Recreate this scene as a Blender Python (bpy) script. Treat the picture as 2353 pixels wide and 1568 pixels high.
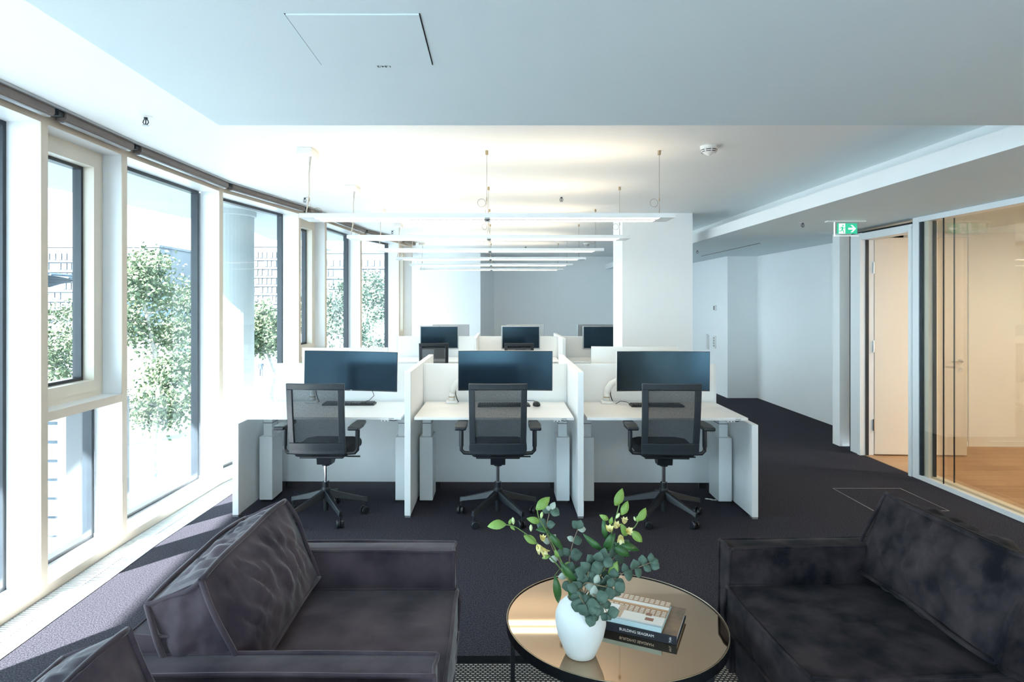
import bpy, bmesh, math, random
from mathutils import Vector, Matrix, noise as mnoise

for o in list(bpy.data.objects):
    bpy.data.objects.remove(o)
sc = bpy.context.scene
COL = sc.collection
rnd = random.Random(7)
PI = math.pi

# ------------------------------------------------------------------ camera
FPX, CX, HY, CAMZ = 1445.0, 1135.0, 695.0, 1.6
cam_data = bpy.data.cameras.new('camera')
cam_data.sensor_width = 36.0
cam_data.lens = FPX / 2353.0 * 36.0
cam_data.shift_x = (1176.5 - CX) / 2353.0
cam_data.shift_y = -(784.0 - HY) / 2353.0
cam_data.clip_start = 0.05
cam_data.clip_end = 2000
cam = bpy.data.objects.new('camera', cam_data)
cam.location = (0, 0, CAMZ)
cam.rotation_euler = (PI / 2, 0, 0)
COL.objects.link(cam)
sc.camera = cam

# ------------------------------------------------------------------ world, sun, exposure
world = bpy.data.worlds.new('sky')
sc.world = world
world.use_nodes = True
wn = world.node_tree
bg = wn.nodes['Background']
bg.inputs['Color'].default_value = (0.66, 0.87, 1.0, 1)
bg.inputs['Strength'].default_value = 4.6
sun_data = bpy.data.lights.new('sun', 'SUN')
sun_data.energy = 38.0
sun_data.color = (1.0, 0.97, 0.93)
sun_data.angle = math.radians(0.6)
sun = bpy.data.objects.new('sun', sun_data)
sun.rotation_euler = Vector((0.6, 0.8, -0.53)).to_track_quat('-Z', 'Y').to_euler()
sun.location = (-8, -8, 9)
COL.objects.link(sun)
sc.view_settings.view_transform = 'Standard'
sc.view_settings.look = 'None'
sc.view_settings.gamma = 1.0
sc.view_settings.use_curve_mapping = False
sc.view_settings.exposure = 0.96
sc.cycles.diffuse_bounces = 8
sc.cycles.max_bounces = 16
LAMP_UP, LAMP_DOWN, MEET = 4.2, 3.6, 0.54


def W(px, py, Y):
    """a point of the place, at distance Y, from where it shows in the photograph"""
    return Vector(((px - CX) / FPX * Y, Y, CAMZ - (py - HY) / FPX * Y))


# ------------------------------------------------------------------ materials
def mat(name, col, rough=0.5, metal=0.0, var=None, scale=20.0, bump=0.0, bscale=None, sheen=0.0,
        spec=0.5, emit=None, estr=0.0, coat=0.0, detail=3.0):
    m = bpy.data.materials.new(name)
    m.use_nodes = True
    nt = m.node_tree
    b = nt.nodes['Principled BSDF']
    b.inputs['Base Color'].default_value = (*col, 1)
    b.inputs['Roughness'].default_value = rough
    b.inputs['Metallic'].default_value = metal
    b.inputs['Specular IOR Level'].default_value = spec
    if coat:
        b.inputs['Coat Weight'].default_value = coat
        b.inputs['Coat Roughness'].default_value = 0.05
    if sheen:
        b.inputs['Sheen Weight'].default_value = sheen
        b.inputs['Sheen Roughness'].default_value = 0.35
    if emit:
        b.inputs['Emission Color'].default_value = (*emit, 1)
        b.inputs['Emission Strength'].default_value = estr
    tc = nt.nodes.new('ShaderNodeTexCoord')
    if var is not None:
        n = nt.nodes.new('ShaderNodeTexNoise')
        n.inputs['Scale'].default_value = scale
        n.inputs['Detail'].default_value = detail
        r = nt.nodes.new('ShaderNodeValToRGB')
        r.color_ramp.elements[0].position = 0.35
        r.color_ramp.elements[1].position = 0.65
        r.color_ramp.elements[0].color = (*var, 1)
        r.color_ramp.elements[1].color = (*col, 1)
        nt.links.new(tc.outputs['Object'], n.inputs['Vector'])
        nt.links.new(n.outputs['Fac'], r.inputs['Fac'])
        nt.links.new(r.outputs['Color'], b.inputs['Base Color'])
    if bump:
        n2 = nt.nodes.new('ShaderNodeTexNoise')
        n2.inputs['Scale'].default_value = bscale or scale
        n2.inputs['Detail'].default_value = 4
        bp = nt.nodes.new('ShaderNodeBump')
        bp.inputs['Strength'].default_value = bump
        bp.inputs['Distance'].default_value = 0.01
        nt.links.new(tc.outputs['Object'], n2.inputs['Vector'])
        nt.links.new(n2.outputs['Fac'], bp.inputs['Height'])
        nt.links.new(bp.outputs['Normal'], b.inputs['Normal'])
    return m


def glass(name, tint, gloss=0.06, rough=0.0, ior=1.45):
    """a thin clear pane: light passes, and it mirrors more at a glancing angle"""
    m = bpy.data.materials.new(name)
    m.use_nodes = True
    nt = m.node_tree
    nt.nodes.remove(nt.nodes['Principled BSDF'])
    out = nt.nodes['Material Output']
    tr = nt.nodes.new('ShaderNodeBsdfTransparent')
    tr.inputs['Color'].default_value = (*tint, 1)
    gl = nt.nodes.new('ShaderNodeBsdfGlossy')
    gl.inputs['Roughness'].default_value = rough
    gl.inputs['Color'].default_value = (1, 1, 1, 1)
    lw = nt.nodes.new('ShaderNodeLayerWeight')
    lw.inputs['Blend'].default_value = 0.5
    po = nt.nodes.new('ShaderNodeMath')
    po.operation = 'POWER'
    po.inputs[1].default_value = 5.0
    ma = nt.nodes.new('ShaderNodeMath')
    ma.operation = 'MULTIPLY_ADD'
    ma.inputs[1].default_value = 0.9 * gloss
    ma.inputs[2].default_value = 0.04 * gloss
    mx = nt.nodes.new('ShaderNodeMixShader')
    nt.links.new(lw.outputs['Facing'], po.inputs[0])
    nt.links.new(po.outputs[0], ma.inputs[0])
    nt.links.new(ma.outputs[0], mx.inputs['Fac'])
    nt.links.new(tr.outputs[0], mx.inputs[1])
    nt.links.new(gl.outputs[0], mx.inputs[2])
    nt.links.new(mx.outputs[0], out.inputs['Surface'])
    return m


def mesh_fabric(name, col, open_share):
    """see-through net: a fine weave of threads with gaps"""
    m = mat(name, col, 0.7)
    nt = m.node_tree
    b = nt.nodes['Principled BSDF']
    tr = nt.nodes.new('ShaderNodeBsdfTransparent')
    mx = nt.nodes.new('ShaderNodeMixShader')
    n = nt.nodes.new('ShaderNodeTexNoise')
    n.inputs['Scale'].default_value = 260
    mr = nt.nodes.new('ShaderNodeMapRange')
    mr.inputs['To Min'].default_value = open_share - 0.12
    mr.inputs['To Max'].default_value = open_share + 0.12
    nt.links.new(nt.nodes['Texture Coordinate'].outputs['Object'], n.inputs['Vector'])
    nt.links.new(n.outputs['Fac'], mr.inputs['Value'])
    nt.links.new(mr.outputs[0], mx.inputs['Fac'])
    nt.links.new(b.outputs[0], mx.inputs[1])
    nt.links.new(tr.outputs[0], mx.inputs[2])
    nt.links.new(mx.outputs[0], nt.nodes['Material Output'].inputs['Surface'])
    return m


M = {}
M['wall'] = mat('wall_paint', (0.87, 0.885, 0.885), 0.75, var=(0.86, 0.875, 0.875), scale=3, bump=0.03, bscale=180)
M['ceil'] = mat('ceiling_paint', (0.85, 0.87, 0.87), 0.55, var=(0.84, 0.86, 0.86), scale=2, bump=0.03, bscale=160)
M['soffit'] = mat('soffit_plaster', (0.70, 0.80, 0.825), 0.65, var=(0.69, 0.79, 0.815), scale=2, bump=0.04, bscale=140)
M['enamel'] = mat('white_enamel', (0.80, 0.82, 0.83), 0.28, var=(0.79, 0.81, 0.82), scale=4)
M['beige'] = mat('beige_edge', (0.68, 0.585, 0.48), 0.4, var=(0.66, 0.565, 0.465), scale=6)  # beige room-facing edges, warmer than the white enamel
M['cream'] = mat('cream_frame', (0.74, 0.68, 0.58), 0.4, var=(0.72, 0.66, 0.56), scale=6)
M['gasket'] = mat('dark_gasket', (0.018, 0.026, 0.034), 0.35, var=(0.014, 0.02, 0.028), scale=8)
M['pane'] = glass('window_glass', (0.95, 0.98, 0.985), 0.55)
M['pane2'] = glass('partition_glass', (0.955, 0.935, 0.885), 1.6)
M['acryl'] = glass('clear_acrylic', (0.93, 0.97, 0.96), 0.8)
M['blind'] = mat('blind_cassette', (0.17, 0.135, 0.12), 0.4, metal=0.2, var=(0.15, 0.12, 0.105), scale=9)
M['alu'] = mat('grey_aluminium', (0.42, 0.43, 0.44), 0.35, metal=0.8, var=(0.40, 0.41, 0.42), scale=12)
M['carpet'] = mat('dark_carpet', (0.070, 0.065, 0.080), 0.95, var=(0.013, 0.0135, 0.023), scale=150, bump=0.4, bscale=330, spec=0.1)
M['desk'] = mat('white_laminate', (0.84, 0.83, 0.81), 0.35, var=(0.83, 0.82, 0.80), scale=5)
M['panelw'] = mat('white_board', (0.86, 0.87, 0.87), 0.42, var=(0.845, 0.86, 0.86), scale=4)
M['wsteel'] = mat('white_steel', (0.80, 0.82, 0.82), 0.35, var=(0.79, 0.81, 0.81), scale=7)
M['wplast'] = mat('white_plastic', (0.82, 0.82, 0.80), 0.35, var=(0.80, 0.80, 0.78), scale=14)
M['bplast'] = mat('black_plastic', (0.011, 0.014, 0.018), 0.4, var=(0.009, 0.011, 0.015), scale=30)
M['gframe'] = mat('graphite_frame', (0.022, 0.027, 0.033), 0.45, var=(0.018, 0.023, 0.029), scale=30, bump=0.04, bscale=500)
M['net'] = mesh_fabric('black_net', (0.010, 0.014, 0.019), 0.20)
M['seatf'] = mat('black_seat_fabric', (0.012, 0.014, 0.02), 0.9, var=(0.006, 0.008, 0.012), scale=220, bump=0.2)
M['chrome'] = mat('chrome', (0.75, 0.76, 0.77), 0.12, metal=1.0, var=(0.72, 0.73, 0.74), scale=8)
M['brass'] = mat('dull_brass', (0.42, 0.33, 0.22), 0.35, metal=0.7, var=(0.38, 0.30, 0.2), scale=20)
M['screen'] = mat('screen_glass', (0.006, 0.010, 0.018), 0.16, var=(0.005, 0.008, 0.015), scale=6, spec=0.75)
M['screen'].node_tree.nodes['Principled BSDF'].inputs['Specular Tint'].default_value = (0.45, 0.78, 1.0, 1)
M['screen'].node_tree.nodes['Principled BSDF'].inputs['IOR'].default_value = 1.5
M['cable'] = mat('beige_cable', (0.55, 0.49, 0.42), 0.5, var=(0.52, 0.46, 0.4), scale=40)
M['wire'] = mat('steel_wire', (0.22, 0.19, 0.16), 0.4, metal=0.6, var=(0.2, 0.17, 0.14), scale=30)
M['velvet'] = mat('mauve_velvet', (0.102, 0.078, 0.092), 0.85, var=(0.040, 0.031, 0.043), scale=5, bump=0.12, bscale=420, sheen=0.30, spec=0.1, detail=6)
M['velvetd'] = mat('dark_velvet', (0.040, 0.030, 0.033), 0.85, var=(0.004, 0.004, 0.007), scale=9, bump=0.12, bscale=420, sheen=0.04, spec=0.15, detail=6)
M['mirror'] = mat('bronze_mirror', (0.50, 0.37, 0.26), 0.035, metal=1.0, var=(0.495, 0.365, 0.255), scale=2)
M['bmetal'] = mat('black_metal', (0.012, 0.014, 0.018), 0.4, metal=0.4, var=(0.01, 0.012, 0.015), scale=20)
M['ceramic'] = mat('white_ceramic', (0.80, 0.82, 0.80), 0.55, var=(0.79, 0.81, 0.79), scale=6, bump=0.02, bscale=90)
M['euca'] = mat('eucalyptus_leaf', (0.13, 0.205, 0.155), 0.6, var=(0.05, 0.095, 0.07), scale=22)
M['eucap'] = mat('pale_leaf_underside', (0.55, 0.60, 0.52), 0.6, var=(0.40, 0.47, 0.40), scale=22)
M['leafd'] = mat('deep_green_leaf', (0.055, 0.16, 0.035), 0.4, var=(0.02, 0.075, 0.022), scale=18)
M['leafl'] = mat('light_green_leaf', (0.30, 0.45, 0.10), 0.45, var=(0.17, 0.30, 0.06), scale=18)
M['stemg'] = mat('green_stem', (0.16, 0.25, 0.06), 0.5, var=(0.10, 0.17, 0.05), scale=30)
M['stemb'] = mat('brown_stem', (0.30, 0.20, 0.13), 0.6, var=(0.20, 0.16, 0.09), scale=30)
M['petal'] = mat('pale_yellow_petal', (0.80, 0.75, 0.42), 0.5, var=(0.75, 0.62, 0.18), scale=40)
M['bud'] = mat('green_white_bud', (0.70, 0.76, 0.45), 0.5, var=(0.48, 0.60, 0.25), scale=30)
M['spine'] = mat('navy_book_cloth', (0.010, 0.014, 0.024), 0.5, var=(0.008, 0.011, 0.019), scale=60)
M['bronzec'] = mat('bronze_cover', (0.27, 0.16, 0.075), 0.3, var=(0.12, 0.075, 0.045), scale=16, detail=8, coat=0.3)
M['paper'] = mat('book_paper', (0.72, 0.71, 0.67), 0.8, var=(0.58, 0.57, 0.54), scale=120)
M['bluec'] = mat('pale_blue_cover', (0.52, 0.68, 0.72), 0.35, var=(0.50, 0.66, 0.70), scale=10, coat=0.3)
M['inkw'] = mat('white_print', (0.82, 0.82, 0.80), 0.6, var=(0.8, 0.8, 0.78), scale=20)
M['inkb'] = mat('black_print', (0.01, 0.01, 0.012), 0.6, var=(0.012, 0.012, 0.014), scale=20)
M['oak'] = mat('oak_plank', (0.52, 0.31, 0.16), 0.42, var=(0.44, 0.25, 0.125), scale=2.2, bump=0.05, bscale=30, detail=8)
M['oak2'] = mat('oak_plank_darker', (0.45, 0.26, 0.13), 0.42, var=(0.38, 0.21, 0.10), scale=2.2, bump=0.05, bscale=30, detail=8)
M['door'] = mat('cream_door', (0.74, 0.69, 0.61), 0.45, var=(0.73, 0.68, 0.60), scale=3)
M['green'] = mat('sign_green', (0.03, 0.45, 0.25), 0.4, var=(0.03, 0.43, 0.24), scale=10, emit=(0.03, 0.5, 0.28), estr=0.35)
M['signw'] = mat('sign_white', (0.85, 0.87, 0.86), 0.4, var=(0.83, 0.85, 0.84), scale=10, emit=(0.9, 1.0, 0.97), estr=0.35)
M['lup'] = mat('lamp_uplight', (0.9, 0.85, 0.75), 0.5, var=(0.88, 0.83, 0.73), scale=3, emit=(1.0, 0.79, 0.54), estr=LAMP_UP)
M['ldn'] = mat('lamp_diffuser', (0.9, 0.88, 0.82), 0.5, var=(0.88, 0.86, 0.8), scale=3, emit=(1.0, 0.86, 0.66), estr=LAMP_DOWN)
M['slot'] = mat('slit_shadow_gap', (0.02, 0.02, 0.022), 0.8, var=(0.018, 0.018, 0.02), scale=8)


# ------------------------------------------------------------------ mesh helpers
class MB:
    def __init__(self):
        self.v, self.f = [], []

    def add(self, vs, fs, mtx=None):
        n = len(self.v)
        self.v += [tuple(mtx @ Vector(p)) if mtx else tuple(p) for p in vs]
        self.f += [tuple(i + n for i in f) for f in fs]
        return self

    def box(self, x0, x1, y0, y1, z0, z1, mtx=None):
        vs = [(x, y, z) for z in (z0, z1) for y in (y0, y1) for x in (x0, x1)]
        return self.add(vs, [(0, 2, 3, 1), (4, 5, 7, 6), (0, 1, 5, 4), (1, 3, 7, 5), (3, 2, 6, 7), (2, 0, 4, 6)], mtx)

    def prism(self, pts, z0, z1, mtx=None):
        """an outline (x, y), counter-clockwise, raised from z0 to z1"""
        n = len(pts)
        vs = [(p[0], p[1], z0) for p in pts] + [(p[0], p[1], z1) for p in pts]
        fs = [tuple(range(n - 1, -1, -1)), tuple(range(n, 2 * n))]
        fs += [(i, (i + 1) % n, n + (i + 1) % n, n + i) for i in range(n)]
        return self.add(vs, fs, mtx)

    def tube(self, pts, r, n=8, closed=False, mtx=None):
        pts = [Vector(p) for p in pts]
        rs = r if isinstance(r, (list, tuple)) else [r] * len(pts)
        vs, k = [], len(pts)
        ref = None
        for i, p in enumerate(pts):
            if closed:
                t = pts[(i + 1) % k] - pts[i - 1]
            else:
                t = pts[min(i + 1, k - 1)] - pts[max(i - 1, 0)]
            t.normalize()
            if ref is None:
                ref = t.orthogonal().normalized()
            else:
                ref = (ref - t * ref.dot(t))
                ref = ref.normalized() if ref.length > 1e-6 else t.orthogonal().normalized()
            b = t.cross(ref)
            for j in range(n):
                a = 2 * PI * j / n
                vs.append(p + (ref * math.cos(a) + b * math.sin(a)) * rs[i])
        fs = []
        for i in range(k if closed else k - 1):
            for j in range(n):
                a, c = i * n, ((i + 1) % k) * n
                fs.append((a + j, a + (j + 1) % n, c + (j + 1) % n, c + j))
        if not closed:
            fs.append(tuple(range(n - 1, -1, -1)))
            fs.append(tuple((k - 1) * n + j for j in range(n)))
        return self.add(vs, fs, mtx)

    def lathe(self, prof, n=24, mtx=None):
        """profile of (radius, height), bottom to top; the ends close"""
        vs, fs = [], []
        for r, z in prof:
            vs += [(r * math.cos(2 * PI * j / n), r * math.sin(2 * PI * j / n), z) for j in range(n)]
        for i in range(len(prof) - 1):
            for j in range(n):
                fs.append((i * n + j, i * n + (j + 1) % n, (i + 1) * n + (j + 1) % n, (i + 1) * n + j))
        fs.append(tuple(range(n - 1, -1, -1)))
        fs.append(tuple((len(prof) - 1) * n + j for j in range(n)))
        return self.add(vs, fs, mtx)

    def grid(self, fn, nu, nv, mtx=None, flip=False):
        vs = [fn(i / nu, j / nv) for i in range(nu + 1) for j in range(nv + 1)]
        fs = []
        for i in range(nu):
            for j in range(nv):
                a = i * (nv + 1) + j
                q = (a, a + nv + 1, a + nv + 2, a + 1)
                fs.append(q[::-1] if flip else q)
        return self.add(vs, fs, mtx)

    def mesh(self, name, m, smooth=False):
        me = bpy.data.meshes.new(name)
        me.from_pydata(self.v, [], self.f)
        me.materials.append(m)
        if smooth:
            me.polygons.foreach_set('use_smooth', [True] * len(me.polygons))
        me.update()
        return me

    def build(self, name, m, parent=None, smooth=False, bevel=0.0, seg=2):
        return link(name, self.mesh(name, m, smooth), parent, bevel, seg)


def link(name, me, parent=None, bevel=0.0, seg=2):
    o = bpy.data.objects.new(name, me)
    COL.objects.link(o)
    if parent is not None:
        o.parent = parent
    if bevel:
        b = o.modifiers.new('bevel', 'BEVEL')
        b.width = bevel
        b.segments = seg
        b.limit_method = 'ANGLE'
    return o


def bx(name, x0, x1, y0, y1, z0, z1, m, parent=None, bevel=0.0):
    return MB().box(x0, x1, y0, y1, z0, z1).build(name, M[m], parent, bevel=bevel)


def tag(o, label, cat, group=None):
    o['label'] = label
    o['category'] = cat
    if group:
        o['group'] = group
    return o


def thing(name, loc, rz, label, cat, group=None):
    o = bpy.data.objects.new(name, None)
    o.empty_display_size = 0.1
    COL.objects.link(o)
    o.location = loc
    o.rotation_euler = (0, 0, rz)
    return tag(o, label, cat, group)


def struct(o, label=None):
    o['kind'] = 'structure'
    if label:
        o['label'] = label
    return o


def sbox(name, x0, x1, y0, y1, z0, z1, m, label=None):
    return struct(bx(name, x0, x1, y0, y1, z0, z1, m), label)


def dup(root, loc, rz, label, group=None):
    r = root.copy()
    COL.objects.link(r)
    r.location = loc
    r.rotation_euler = (0, 0, rz)
    r['label'] = label
    if group:
        r['group'] = group
    for ch in list(root.children):
        c = ch.copy()
        COL.objects.link(c)
        c.parent = r
        for g in ch.children:
            d = g.copy()
            COL.objects.link(d)
            d.parent = c
    return r


def text_mesh(name, s, size, m, parent, loc, rot, extrude=0.0004):
    cu = bpy.data.curves.new(name, 'FONT')
    cu.body = s
    cu.size = size
    cu.extrude = extrude
    cu.align_x = 'CENTER'
    cu.align_y = 'CENTER'
    tmp = bpy.data.objects.new(name + '_tmp', cu)
    COL.objects.link(tmp)
    bpy.context.view_layer.update()
    me = bpy.data.meshes.new_from_object(tmp.evaluated_get(bpy.context.evaluated_depsgraph_get()))
    bpy.data.objects.remove(tmp)
    me.materials.clear()
    me.materials.append(M[m])
    o = link(name, me, parent)
    o.location = loc
    o.rotation_euler = rot
    return o


# ------------------------------------------------------------------ the room shell
CZ = 2.66      # main ceiling
SZ = 2.37      # dropped soffit and corridor ceiling
# inner edge of the curved glass front: the mullions, from behind the camera to the far end
FP = [(-2.03, -3.1), (-2.22, -1.66), (-2.34, -0.22), (-2.38, 0.53), (-2.44, 1.97), (-2.45, 3.42), (-2.46, 4.18),
      (-2.412, 5.55), (-2.15, 6.95), (-2.057, 7.68), (-1.923, 9.08), (-1.572, 10.42), (-1.46, 11.12), (-1.62, 12.33), (-1.78, 13.53)]  # last bays: unseen glazing added to light the back of the room
FP = [Vector(p) for p in FP]


def offset_line(d):
    out = []
    for i, p in enumerate(FP):
        t = FP[min(i + 1, len(FP) - 1)] - FP[max(i - 1, 0)]
        t.normalize()
        out.append(p + Vector((-t.y, t.x)) * d)     # positive d = outdoors
    return out


inner = offset_line(-0.235)
# carpet: whole office floor up to the convector grille
fl = [(3.875, -3.1), (3.875, 6.99), (4.45, 6.99), (4.45, 14.7), (-0.5, 14.7), (-0.5, 13.58), (inner[-1].x, 13.58), (inner[-1].x, inner[-1].y)] + [(p.x, p.y) for p in reversed(inner[:-1])]
struct(MB().prism(fl[::1], -0.08, 0.0).build('floor', M['carpet']), 'dark speckled office carpet')
outer = offset_line(0.0)
tr = [(p.x, p.y) for p in inner] + [(p.x, p.y) for p in reversed(outer)]
struct(MB().prism(tr, -0.14, -0.05).build('floor_trough', M['slot']), 'dark trough under the floor grille')

# ceilings
o25 = offset_line(0.10)
cl = [(2.95, -3.2), (2.95, 14.8), (-1.95, 14.8)] + [(p.x, p.y) for p in reversed(o25)]
struct(MB().prism(cl, CZ, CZ + 0.12).build('ceiling', M['ceil']), 'main white ceiling over the desks')
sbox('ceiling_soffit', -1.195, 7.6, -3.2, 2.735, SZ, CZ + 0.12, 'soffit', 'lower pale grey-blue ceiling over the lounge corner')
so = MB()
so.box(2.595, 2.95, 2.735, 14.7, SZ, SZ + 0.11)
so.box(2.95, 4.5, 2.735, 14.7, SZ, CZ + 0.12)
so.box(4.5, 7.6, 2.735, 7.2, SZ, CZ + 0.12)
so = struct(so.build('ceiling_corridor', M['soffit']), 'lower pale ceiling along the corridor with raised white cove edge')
bx('cove_edge', 2.592, 2.5951, 2.735, 14.6, SZ + 0.0005, SZ + 0.112, 'ceil', so)
bx('cove_back', 2.947, 2.9501, 2.735, 14.6, SZ + 0.11, CZ, 'ceil', so)

# solid walls
sbox('wall_back', 0.0, 4.0, 14.6, 14.75, 0, CZ, 'wall')
wl = MB()
wl.prism([(-2.1, 13.55), (-0.29, 13.55), (0.0, 14.6), (0.0, 14.75), (-2.1, 14.75)], 0, CZ)
struct(wl.build('wall_back_left', M['wall']))
sbox('wall_corridor_far', 3.9, 4.05, 10.65, 14.6, 0, SZ, 'wall')
sbox('wall_corridor_step', 3.9, 4.55, 10.5, 10.65, 0, SZ, 'wall')
sbox('wall_right', 4.4, 4.55, 7.13, 10.5, 0, SZ, 'wall')
sbox('wall_right_pier', 3.84, 4.55, 6.985, 7.13, 0, SZ, 'wall')
sbox('wall_meeting_back', 3.97, 7.6, 6.985, 7.12, 0, SZ, 'wall')
sbox('wall_meeting_end', 7.5, 7.62, -3.2, 6.985, 0, SZ, 'wall')
rw = MB()
RWX = [(-1.8, -0.5), (0.3, 1.6), (2.5, 3.75)]
for (xa, xb, za, zb) in ((-2.6, -1.8, 0, CZ), (-0.5, 0.3, 0, CZ), (1.6, 2.5, 0, CZ), (3.75, 7.6, 0, CZ), (-1.8, -0.5, 0, 0.06), (-1.8, -0.5, 2.33, CZ), (0.3, 1.6, 0, 0.06), (0.3, 1.6, 2.33, CZ), (2.5, 3.75, 0, 0.06), (2.5, 3.75, 2.33, CZ)):
    rw.box(xa, xb, -3.30, -3.1, za, zb)
struct(rw.build('wall_rear', M['wall']))
for k in range(3):  # unseen windows, added to fill the room with light from behind
    xa, xb = RWX[k]
    o = struct(thing('window_%d' % (20 + k), (xa, -3.25, 0.06), 0, 'added unseen window in the rear wall for fill light', 'window'))
    del o['category']
    L = xb - xa
    f_ = MB()
    f_.box(0, 0.05, -0.03, 0.03, 0, 2.27)
    f_.box(L - 0.05, L, -0.03, 0.03, 0, 2.27)
    f_.box(0.05, L - 0.05, -0.03, 0.03, 0, 0.05)
    f_.box(0.05, L - 0.05, -0.03, 0.03, 2.22, 2.27)
    f_.build('window_frame', M['gasket'], o)
    bx('glass_pane', 0.05, L - 0.05, -0.003, 0.003, 0.05, 2.22, 'pane', o)
struct(bx('added_overhang_rear', -2.4, 7.6, -3.9, -3.31, 2.9, 3.4, 'ceil'), 'added pale slab cutting the sun at the rear windows')  # unseen slab, added to cut the sun behind the camera
sbox('column', 1.525, 2.36, 7.47, 8.04, 0, CZ, 'wall', 'square white column standing behind the desks')
sbox('trim_1', 5.26, 5.50, 6.965, 6.985, 0, SZ, 'wall')
sbox('baseboard_meeting', 4.9, 7.5, 6.972, 6.985, 0.0, 0.055, 'wall')

# ------------------------------------------------------------------ glass front: one window per bay
GD = 0.18


def bay(i):
    a, b = FP[i], FP[i + 1]
    u = b - a
    L = u.length
    narrow = L < 1.0
    o = bpy.data.objects.new('window_%d' % (i + 1), None)
    COL.objects.link(o)
    o.location = (a.x, a.y, 0)
    o.rotation_euler = (0, 0, math.atan2(u.y, u.x))
    struct(o, 'tall opening casement window in cream frame above a fixed pane' if narrow else 'tall fixed window pane in a deep white reveal')
    h0, h1 = 0.05, 2.575
    e = 0.027
    bx('mullion', -e, e, 0.0, GD, 0, CZ, 'enamel', o)
    bx('mullion_edge', -e, e, -0.006, 0.0, 0, CZ, 'beige', o)
    bx('sill', e, L - e, 0.0, GD + 0.06, -0.05, h0, 'enamel', o)
    bx('plinth', e, L - e, -0.006, 0.0, -0.05, h0, 'beige', o)
    bx('head', e, L - e, 0.0, GD + 0.06, h1, CZ, 'enamel', o)
    bx('head_edge', e, L - e, -0.006, 0.0, h1, CZ, 'beige', o)

    def ring(name, x0, x1, z0, z1, w, y0, y1, m, par=o):
        r = MB()
        r.box(x0, x0 + w, y0, y1, z0, z1)
        r.box(x1 - w, x1, y0, y1, z0, z1)
        r.box(x0 + w, x1 - w, y0, y1, z0, z0 + w)
        r.box(x0 + w, x1 - w, y0, y1, z1 - w, z1)
        return r.build(name, M[m], par)

    g0 = GD
    if narrow:
        t0, t1 = 0.945, 0.995
        bx('transom', e, L - e, 0.0, GD + 0.06, t0, t1, 'enamel', o)
        bx('transom_edge', e, L - e, -0.006, 0.0, t0, t1, 'beige', o)
        ring('window_frame', e, L - e, t1, h1, 0.035, 0.125, 0.23, 'cream')
        s = ring('sash', e + 0.035, L - e - 0.035, t1 + 0.035, h1 - 0.035, 0.07, 0.115, 0.2, 'cream')
        ring('gasket', e + 0.105, L - e - 0.105, t1 + 0.105, h1 - 0.105, 0.020, 0.185, 0.24, 'gasket', s)
        bx('glass_pane', e + 0.11, L - e - 0.11, 0.205, 0.211, t1 + 0.11, h1 - 0.11, 'pane', s)
        ring('gasket', e, L - e, h0, t0, 0.026, g0, g0 + 0.06, 'gasket')
        bx('glass_pane', e + 0.02, L - e - 0.02, g0 + 0.028, g0 + 0.034, h0 + 0.02, t0 - 0.02, 'pane', o)
    else:
        ring('gasket', e, L - e, h0, h1, 0.026, g0, g0 + 0.06, 'gasket')
        bx('glass_pane', e + 0.02, L - e - 0.02, g0 + 0.028, g0 + 0.034, h0 + 0.02, h1 - 0.02, 'pane', o)
    return o, L


for i in range(len(FP) - 1):  # bays at the far end are added windows, hidden edge-on
    bay(i)
# slab edges above and below the glass
out3 = offset_line(0.26)
sp = [(p.x, p.y) for p in outer] + [(p.x, p.y) for p in reversed(out3)]
struct(MB().prism(sp, CZ + 0.001, 3.2).build('wall_spandrel_upper', M['wall']))
struct(MB().prism(sp, -0.9, -0.051).build('wall_spandrel_lower', M['wall']))

# roller blind cassettes along the head of the glass front, one for each bay
for i in range(len(FP) - 1):
    a, b = FP[i], FP[i + 1]
    u = b - a
    L = u.length
    names = {4: 'wide bay beside the sofa', 5: 'narrow casement by the lounge corner', 6: 'wide bay past the near casement', 7: 'wide bay beside the near desks',
             8: 'narrow casement beside the desks', 9: 'wide bay past the far casement', 10: 'last wide bay', 11: 'narrow end casement'}
    if i < 3 or i > 11:
        continue
    t = thing('roller_blind', (a.x, a.y, CZ), math.atan2(u.y, u.x),
              'rolled up brown-grey blind cassette over the ' + names.get(i, 'casement behind the lounge'), 'blind', 'blind cassettes along the glass front')
    m = MB()
    m.prism([(-0.09, -0.046), (-0.08, -0.057), (-0.03, -0.057), (-0.03, -0.006), (-0.09, -0.006)], 0.05, L - 0.04,
            Matrix(((0, 0, 1, 0), (1, 0, 0, 0), (0, 1, 0, 0), (0, 0, 0, 1))))
    m.build('cassette', M['blind'], t)
    bx('bottom_bar', 0.06, L - 0.05, -0.074, -0.046, -0.066, -0.0575, 'alu', t)
    bx('end_bracket', 0.005, 0.048, -0.080, -0.02, -0.040, -0.001, 'gasket', t)
    bx('ceiling_rail', 0.0, L, -0.108, -0.091, -0.014, -0.0005, 'alu', t)

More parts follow.
